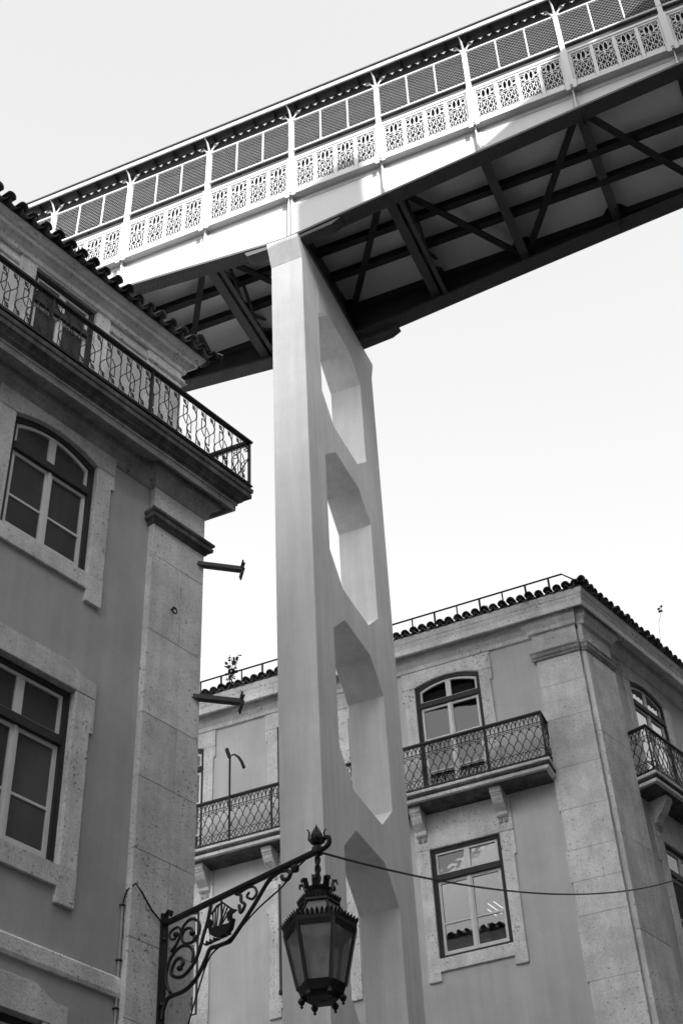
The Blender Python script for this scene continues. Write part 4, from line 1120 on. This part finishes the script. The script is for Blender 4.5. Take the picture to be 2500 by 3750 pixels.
for k in range(len(posts) - 1):
    x0, x1 = posts[k] + 0.1, posts[k + 1] - 0.1
    ya, yb = (YW0 + 0.12, YW1 - 0.12)
    if (k - 5) % 2 == 0: ya, yb = yb, ya
    m = MB(); p0, p1 = V((x0, ya, 23.66)), V((x1, yb, 23.66)); d_ = (p1 - p0).normalized(); s_ = V((-d_.y, d_.x, 0)) * 0.06
    m.hexa([p0 - s_, p1 - s_, p1 + s_, p0 + s_, p0 - s_ + UP * 0.05, p1 - s_ + UP * 0.05, p1 + s_ + UP * 0.05, p0 + s_ + UP * 0.05])
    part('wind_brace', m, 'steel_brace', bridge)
# cross lattice frames near the pier
for x in (posts[4], posts[6]):
    m = MB()
    for (a_, b_) in (((15.0, 23.3), (15.9, 23.9)), ((15.9, 23.9), (16.6, 23.3)), ((16.6, 23.3), (17.2, 23.9)), ((15.2, 23.9), (15.9, 23.35)), ((16.2, 23.35), (16.9, 23.9))):
        m.tube([(x + 0.2, a_[0], a_[1]), (x + 0.2, b_[0], b_[1])], 0.035, 4)
    m.box(x + 0.16, x + 0.24, YW0 + 0.03, YW1 - 0.03, 23.28, 23.33)
    part('lattice_frame', m, 'steel_dark', bridge)

# parapet: cast panels
def cast_panel():
    m = MB(); W_, H = 0.418, 1.06; yq = 0
    def bar(x0, x1, z0, z1, d=0.016): m.box(x0, x1, -d, d, z0, z1)
    bar(0.0, 0.034, 0, H); bar(W_ - 0.034, W_, 0, H); bar(0.04, W_ - 0.04, 0.0, 0.14); bar(0.04, W_ - 0.04, H - 0.05, H)
    r_ = 0.008
    def rb(pts, r=r_): m.tube([(p[0], 0, p[1]) for p in pts], r, 4)
    def el(cx, cz, rx, rz, n=10, t0=0, t1=2 * PI): return [(cx + rx * math.cos(t0 + (t1 - t0) * i / n), cz + rz * math.sin(t0 + (t1 - t0) * i / n)) for i in range(n + 1)]
    cx = W_ / 2
    x0, x1 = 0.04, W_ - 0.04
    # three columns of lancets, each split by a bar
    for k in range(3):
        c = x0 + (x1 - x0) * (k + 0.5) / 3; hw = (x1 - x0) / 6
        rb([(c, 0.14), (c, 0.65)], 0.006)
        for z0, z1 in ((0.14, 0.38), (0.38, 0.63)):
            zm = (z0 + z1) / 2
            for s_ in (-1, 1):
                rb([(c, z0), (c + s_ * hw * 0.62, z0 + 0.045), (c + s_ * hw * 0.95, zm), (c + s_ * hw * 0.62, z1 - 0.045), (c, z1)], 0.0068)
                rb([(c, zm), (c + s_ * hw * 0.95, zm + 0.05)], 0.0045)
    rb([(x0, 0.64), (cx, 0.66), (x1, 0.64)], 0.010)
    # tulip loops above
    rb(el(cx - 0.043, 0.85, 0.040, 0.135), 0.009); rb(el(cx + 0.043, 0.85, 0.040, 0.135), 0.009)
    m.tube([(cx, 0, 0.62), (cx, 0, 0.72)], 0.022, 5)
    for s_ in (-1, 1):
        rb(el(cx + s_ * 0.125, 0.73, 0.045, 0.045), 0.0085); rb(el(cx + s_ * 0.13, 0.86, 0.04, 0.06), 0.0085)
        rb([(cx + s_ * 0.04, 0.99), (cx + s_ * 0.10, 0.95), (cx + s_ * 0.165, 0.97)], 0.010)
        rb([(cx + s_ * 0.05, 0.70), (cx + s_ * 0.10, 0.79), (cx + s_ * 0.165, 0.80)], 0.009)
    me = m.mesh('parapet_panel'); me.materials.append(MAT['steel_white']); return me
CP = cast_panel()
def mesh_panel():
    m = MB(); W_, H = 0.585, 0.98
    sl = 1.25
    # diamond wires, clipped to the panel
    for sg in (-1, 1):
        k = -40
        while k < 60:
            # line z = c + sg*sl*x
            c = k * 0.10
            pts = []
            for x in (0, W_):
                pts.append((x, c + sg * sl * x))
            (xa, za), (xb, zb) = pts
            if max(za, zb) > 0 and min(za, zb) < H:
                t0, t1 = 0.0, 1.0
                dz = zb - za
                for lim, lo in ((0, True), (H, False)):
                    t = (lim - za) / dz
                    if (dz > 0) == lo: t0 = max(t0, t)
                    else: t1 = min(t1, t)
                if t1 - t0 > 0.02:
                    m.tube([(xa + (xb - xa) * t0, 0, za + dz * t0), (xa + (xb - xa) * t1, 0, za + dz * t1)], 0.0021, 3, cap=False)
            k += 1
    me = m.mesh('wire_mesh'); me.materials.append(MAT['wire']); return me
MP = mesh_panel()
def ornament():
    m = MB()
    for (tx, tz, w_) in ((0.0, -0.085, 0.020), (-0.052, -0.03, 0.014), (0.052, -0.03, 0.014)):
        d = V((tx, 0, tz)); L_ = d.length; d.normalize(); sd = V((d.z, 0, -d.x))
        pts = [V((0, -0.006, 0)), d * L_ * 0.55 + sd * w_ + V((0, -0.01, 0)), d * L_ + V((0, -0.016, 0)), d * L_ * 0.55 - sd * w_ + V((0, -0.01, 0)), d * L_ * 0.5 + V((0, 0.014, 0))]
        m.add(pts, [(0, 1, 2, 3), (0, 4, 1), (1, 4, 2), (2, 4, 3), (3, 4, 0)])
    m.tube([(0, 0, 0), (0, 0.04, 0.03)], 0.008, 4)
    me = m.mesh('eave_ornament'); me.materials.append(MAT['steel_white']); return me
OM = ornament()
YP_ = 14.66
ZR = 25.73; ZM = 26.76; ZF = 27.15
def post_mesh():
    m = MB()
    m.box(-0.045, 0.045, -0.04, 0.04, 0.0, 2.50)
    m.box(-0.075, 0.075, -0.055, 0.055, -0.02, 1.12)
    m.box(-0.062, 0.062, -0.068, -0.056, 0.0, 1.12)
    m.box(-0.10, -0.02, -0.075, -0.058, -0.14, 0.12); m.box(0.03, 0.10, -0.075, -0.058, -0.12, 0.12)
    m.box(-0.052, 0.052, -0.046, 0.046, 1.95, 1.97); m.box(-0.052, 0.052, -0.046, 0.046, 1.42, 1.46); m.box(-0.055, 0.055, -0.05, 0.05, 2.42, 2.47)
    me = m.mesh('post'); me.materials.append(MAT['steel_white']); return me
PM = post_mesh()
def bracket_mesh():
    m = MB()
    m.tube([(0, 0, 2.40), (0, -0.05, 2.56), (0, -0.13, 2.68), (-0.02, -0.22, 2.76)], 0.02, 5, rs=[0.03, 0.025, 0.02, 0.008])
    for s_ in (-1, 1):
        m.tube([(s_ * 0.03, -0.01, 2.42), (s_ * 0.07, -0.02, 2.55), (s_ * 0.15, -0.03, 2.63), (s_ * 0.21, -0.03, 2.62)], 0.02, 5, rs=[0.022, 0.02, 0.016, 0.006])
        m.tube([(s_ * 0.10, -0.03, 2.60), (s_ * 0.12, -0.035, 2.66), (s_ * 0.15, -0.035, 2.70)], 0.012, 4, rs=[0.016, 0.012, 0.004])
        m.tube([(s_ * 0.13, -0.03, 2.62), (s_ * 0.17, -0.035, 2.565)], 0.012, 4, rs=[0.014, 0.004])
    me = m.mesh('leaf_bracket'); me.materials.append(MAT['steel_white']); return me
BM = bracket_mesh()
for x in posts:
    inst('post', PM, bridge, Matrix.Translation((x, YP_, ZT)))
    inst('leaf_bracket', BM, bridge, Matrix.Translation((x, YP_, ZT)))
    inst('post', PM, bridge, Matrix.Translation((x, 2 * PY - YP_, ZT)) @ Matrix.Rotation(PI, 4, 'Z'))
for k in range(len(posts) - 1):
    for j in range(4):
        xx = posts[k] + 0.078 + j * 0.418
        inst('parapet_panel', CP, bridge, Matrix.Translation((xx, YP_, ZT + 0.02)))
        inst('parapet_panel', CP, bridge, Matrix.Translation((xx, 2 * PY - YP_, ZT + 0.02)))
    for j in range(3):
        xx = posts[k] + 0.05 + j * 0.577
        inst('wire_mesh', MP, bridge, Matrix.Translation((xx, YP_, ZR + 0.02)))
        if j:
            m = MB(); m.box(xx - 0.013, xx + 0.013, YP_ - 0.012, YP_ + 0.012, ZR, ZM); part('mesh_upright', m, 'steel_white', bridge)
    for j in range(9):
        xx = posts[k] + 0.2 + j * (BAY - 0.4) / 8
        inst('eave_ornament', OM, bridge, Matrix.Translation((xx, YP_ - 0.06, ZM + 0.19)))
for y in (YP_, 2 * PY - YP_):
    for z0, z1 in ((ZR - 0.02, ZR + 0.018), (ZM - 0.018, ZM + 0.018)):
        m = MB(); m.box(XA, XB, y - 0.014, y + 0.014, z0, z1); part('mesh_rail', m, 'steel_white', bridge)
    m = MB(); m.box(XA, XB, y - 0.03, y + 0.03, ZT + 1.083, ZT + 1.15); part('parapet_cap', m, 'steel_white', bridge)
    s_ = 1 if y < PY else -1
    m = MB(); m.box(XA, XB, *sorted((y + s_ * 0.05, y + s_ * 0.12)), ZT + 1.24, ZT + 1.36); part('handrail', m, 'frame_dark', bridge)
# roof
m = MB(); y0, y1 = 14.44, 2 * PY - 14.44
m.prism([(y0, ZF - 0.012), (PY, ZF + 0.30), (y1, ZF - 0.012), (y1, ZF + 0.02), (PY, ZF + 0.34), (y0, ZF + 0.02)], lambda a, o, z: V((o, a, z)), XA, XB)
rfb = part('roof', m, 'roof_sheet', bridge)
for yy, s_ in ((y0, -1), (y1, 1)):
    m = MB(); m.box(XA, XB, *sorted((yy - s_ * 0.012, yy + s_ * 0.02)), ZF - 0.10, ZF + 0.035); part('fascia', m, 'steel_white', rfb)
    m = MB(); m.box(XA, XB, *sorted((yy + s_ * 0.021, yy + s_ * 0.05)), ZF + 0.02, ZF + 0.05); part('gutter_lip', m, 'roof_sheet', rfb)
m = MB(); m.box(XA, XB, YP_ + 0.02, YP_ + 0.04, ZM + 0.02, ZF - 0.02)
m2 = MB(); m.box(XA, XB, 2 * PY - YP_ - 0.04, 2 * PY - YP_ - 0.02, ZM + 0.02, ZF - 0.02); part('valance', m, 'roof_sheet', rfb)
x = XA + 0.1
while x < XB:
    m = MB(); m.prism([(y0 + 0.05, ZF - 0.07), (PY, ZF + 0.24), (y1 - 0.05, ZF - 0.07), (y1 - 0.05, ZF - 0.02), (PY, ZF + 0.29), (y0 + 0.05, ZF - 0.02)], lambda a, o, z: V((o, a, z)), x - 0.02, x + 0.02)
    part('rafter', m, 'frame_dark', rfb); x += 0.457
for yy, zz in ((15.1, 0.03), (15.6, 0.13), (16.08, 0.20), (16.56, 0.13), (17.06, 0.03)):
    m = MB(); m.box(XA, XB, yy - 0.03, yy + 0.03, ZF + zz - 0.02, ZF + zz + 0.03); part('purlin', m, 'frame_dark', rfb)

# ================================================================== UNSEEN BUILDINGS ADDED ACROSS THE STREET FOR SHADE
DO = 2.2
WO = lambda u_, o, z: du(u_, DO - o, z)
pm = MB(); pm.add([WO(0, -0.15, 0), WO(1.2, -0.15, 0), WO(1.2, -0.15, 2.3), WO(0, -0.15, 2.3)], [(0, 1, 2, 3)])
pm = pm.mesh('pane', WO(0, 0, 0)); pm.materials.append(MAT['glass'])
def opposite(label, ua_, ub_, HO, shade_chimneys, fmat='facade_opposite'):  # unseen blocks, heights shaped to shade the bridge and right side wall
    opp = thing('shade_building', label, 'building', du((ua_ + ub_) / 2, DO + 3, 0))
    oh = []
    uu = max(ua_, -15.0) + 1.0
    while uu + 1.3 < min(ub_, 46):
        for zz in range(0, 7): oh.append((uu, uu + 1.2, 1.2 + zz * 4.3, 3.5 + zz * 4.3))
        uu += 3.0
    m = MB(); wall_skin(m, WO, ua_, ub_, 0, HO, oh, 0.25)
    pts = [WO(ua_, 0, 0), WO(ub_, 0, 0), WO(ub_, -14, 0), WO(ua_, -14, 0)]
    for k in (1, 2, 3): m.add([pts[k], pts[(k + 1) % 4], pts[(k + 1) % 4] + UP * HO, pts[k] + UP * HO], [(0, 1, 2, 3)])
    m.add([p + UP * HO for p in pts], [(0, 1, 2, 3)])
    part('wall', m, fmat, opp)
    for h in oh: inst('pane', pm, opp, Matrix.Translation(WO(h[0], 0, h[2])))
    m = MB(); m.sweep([(0, HO - 0.3), (0.2, HO - 0.2), (0.35, HO), (0, HO + 0.02)], [lambda q, z: du(ua_, DO - q, z), lambda q, z: du(ub_, DO - q, z)]); part('cornice', m, 'stone', opp)
    m = MB(); m.prism([(0, HO + 0.021), (3.5, HO + 0.7), (7, HO + 0.021)], lambda a, o, z: du(o, DO + a, z), ua_, ub_); part('roof', m, 'tile', opp)
    for (u0, u1, d0, d1, z1) in shade_chimneys:  # added stacks, sized to cast patches of shade on the bridge
        m = MB(); m.hexa([du(u0, DO + d0, HO), du(u1, DO + d0, HO), du(u1, DO + d1, HO), du(u0, DO + d1, HO), du(u0, DO + d0, z1), du(u1, DO + d0, z1), du(u1, DO + d1, z1), du(u0, DO + d1, z1)])
        part('shade_chimney', m, 'stone', opp)
opposite('taller grey building added unseen across the street to shade the footbridge', -70, 4.4, 31.8, [(3.45, 4.35, 0.3, 0.9, 33.2)])
opposite('lower grey building added unseen across the street, roofline shaped to let sun onto the footbridge', 4.45, 13.0, 29.9, [(8.0, 8.6, 0.3, 0.9, 30.9)])
opposite('dark tall building added unseen across the street to dim the right side wall', 13.05, 36, 39.0, [], 'facade_absorbing')
opposite('low building added unseen across the street, kept low so the side window reflects sky', 36.05, 80, 22.0, [], 'facade_absorbing')
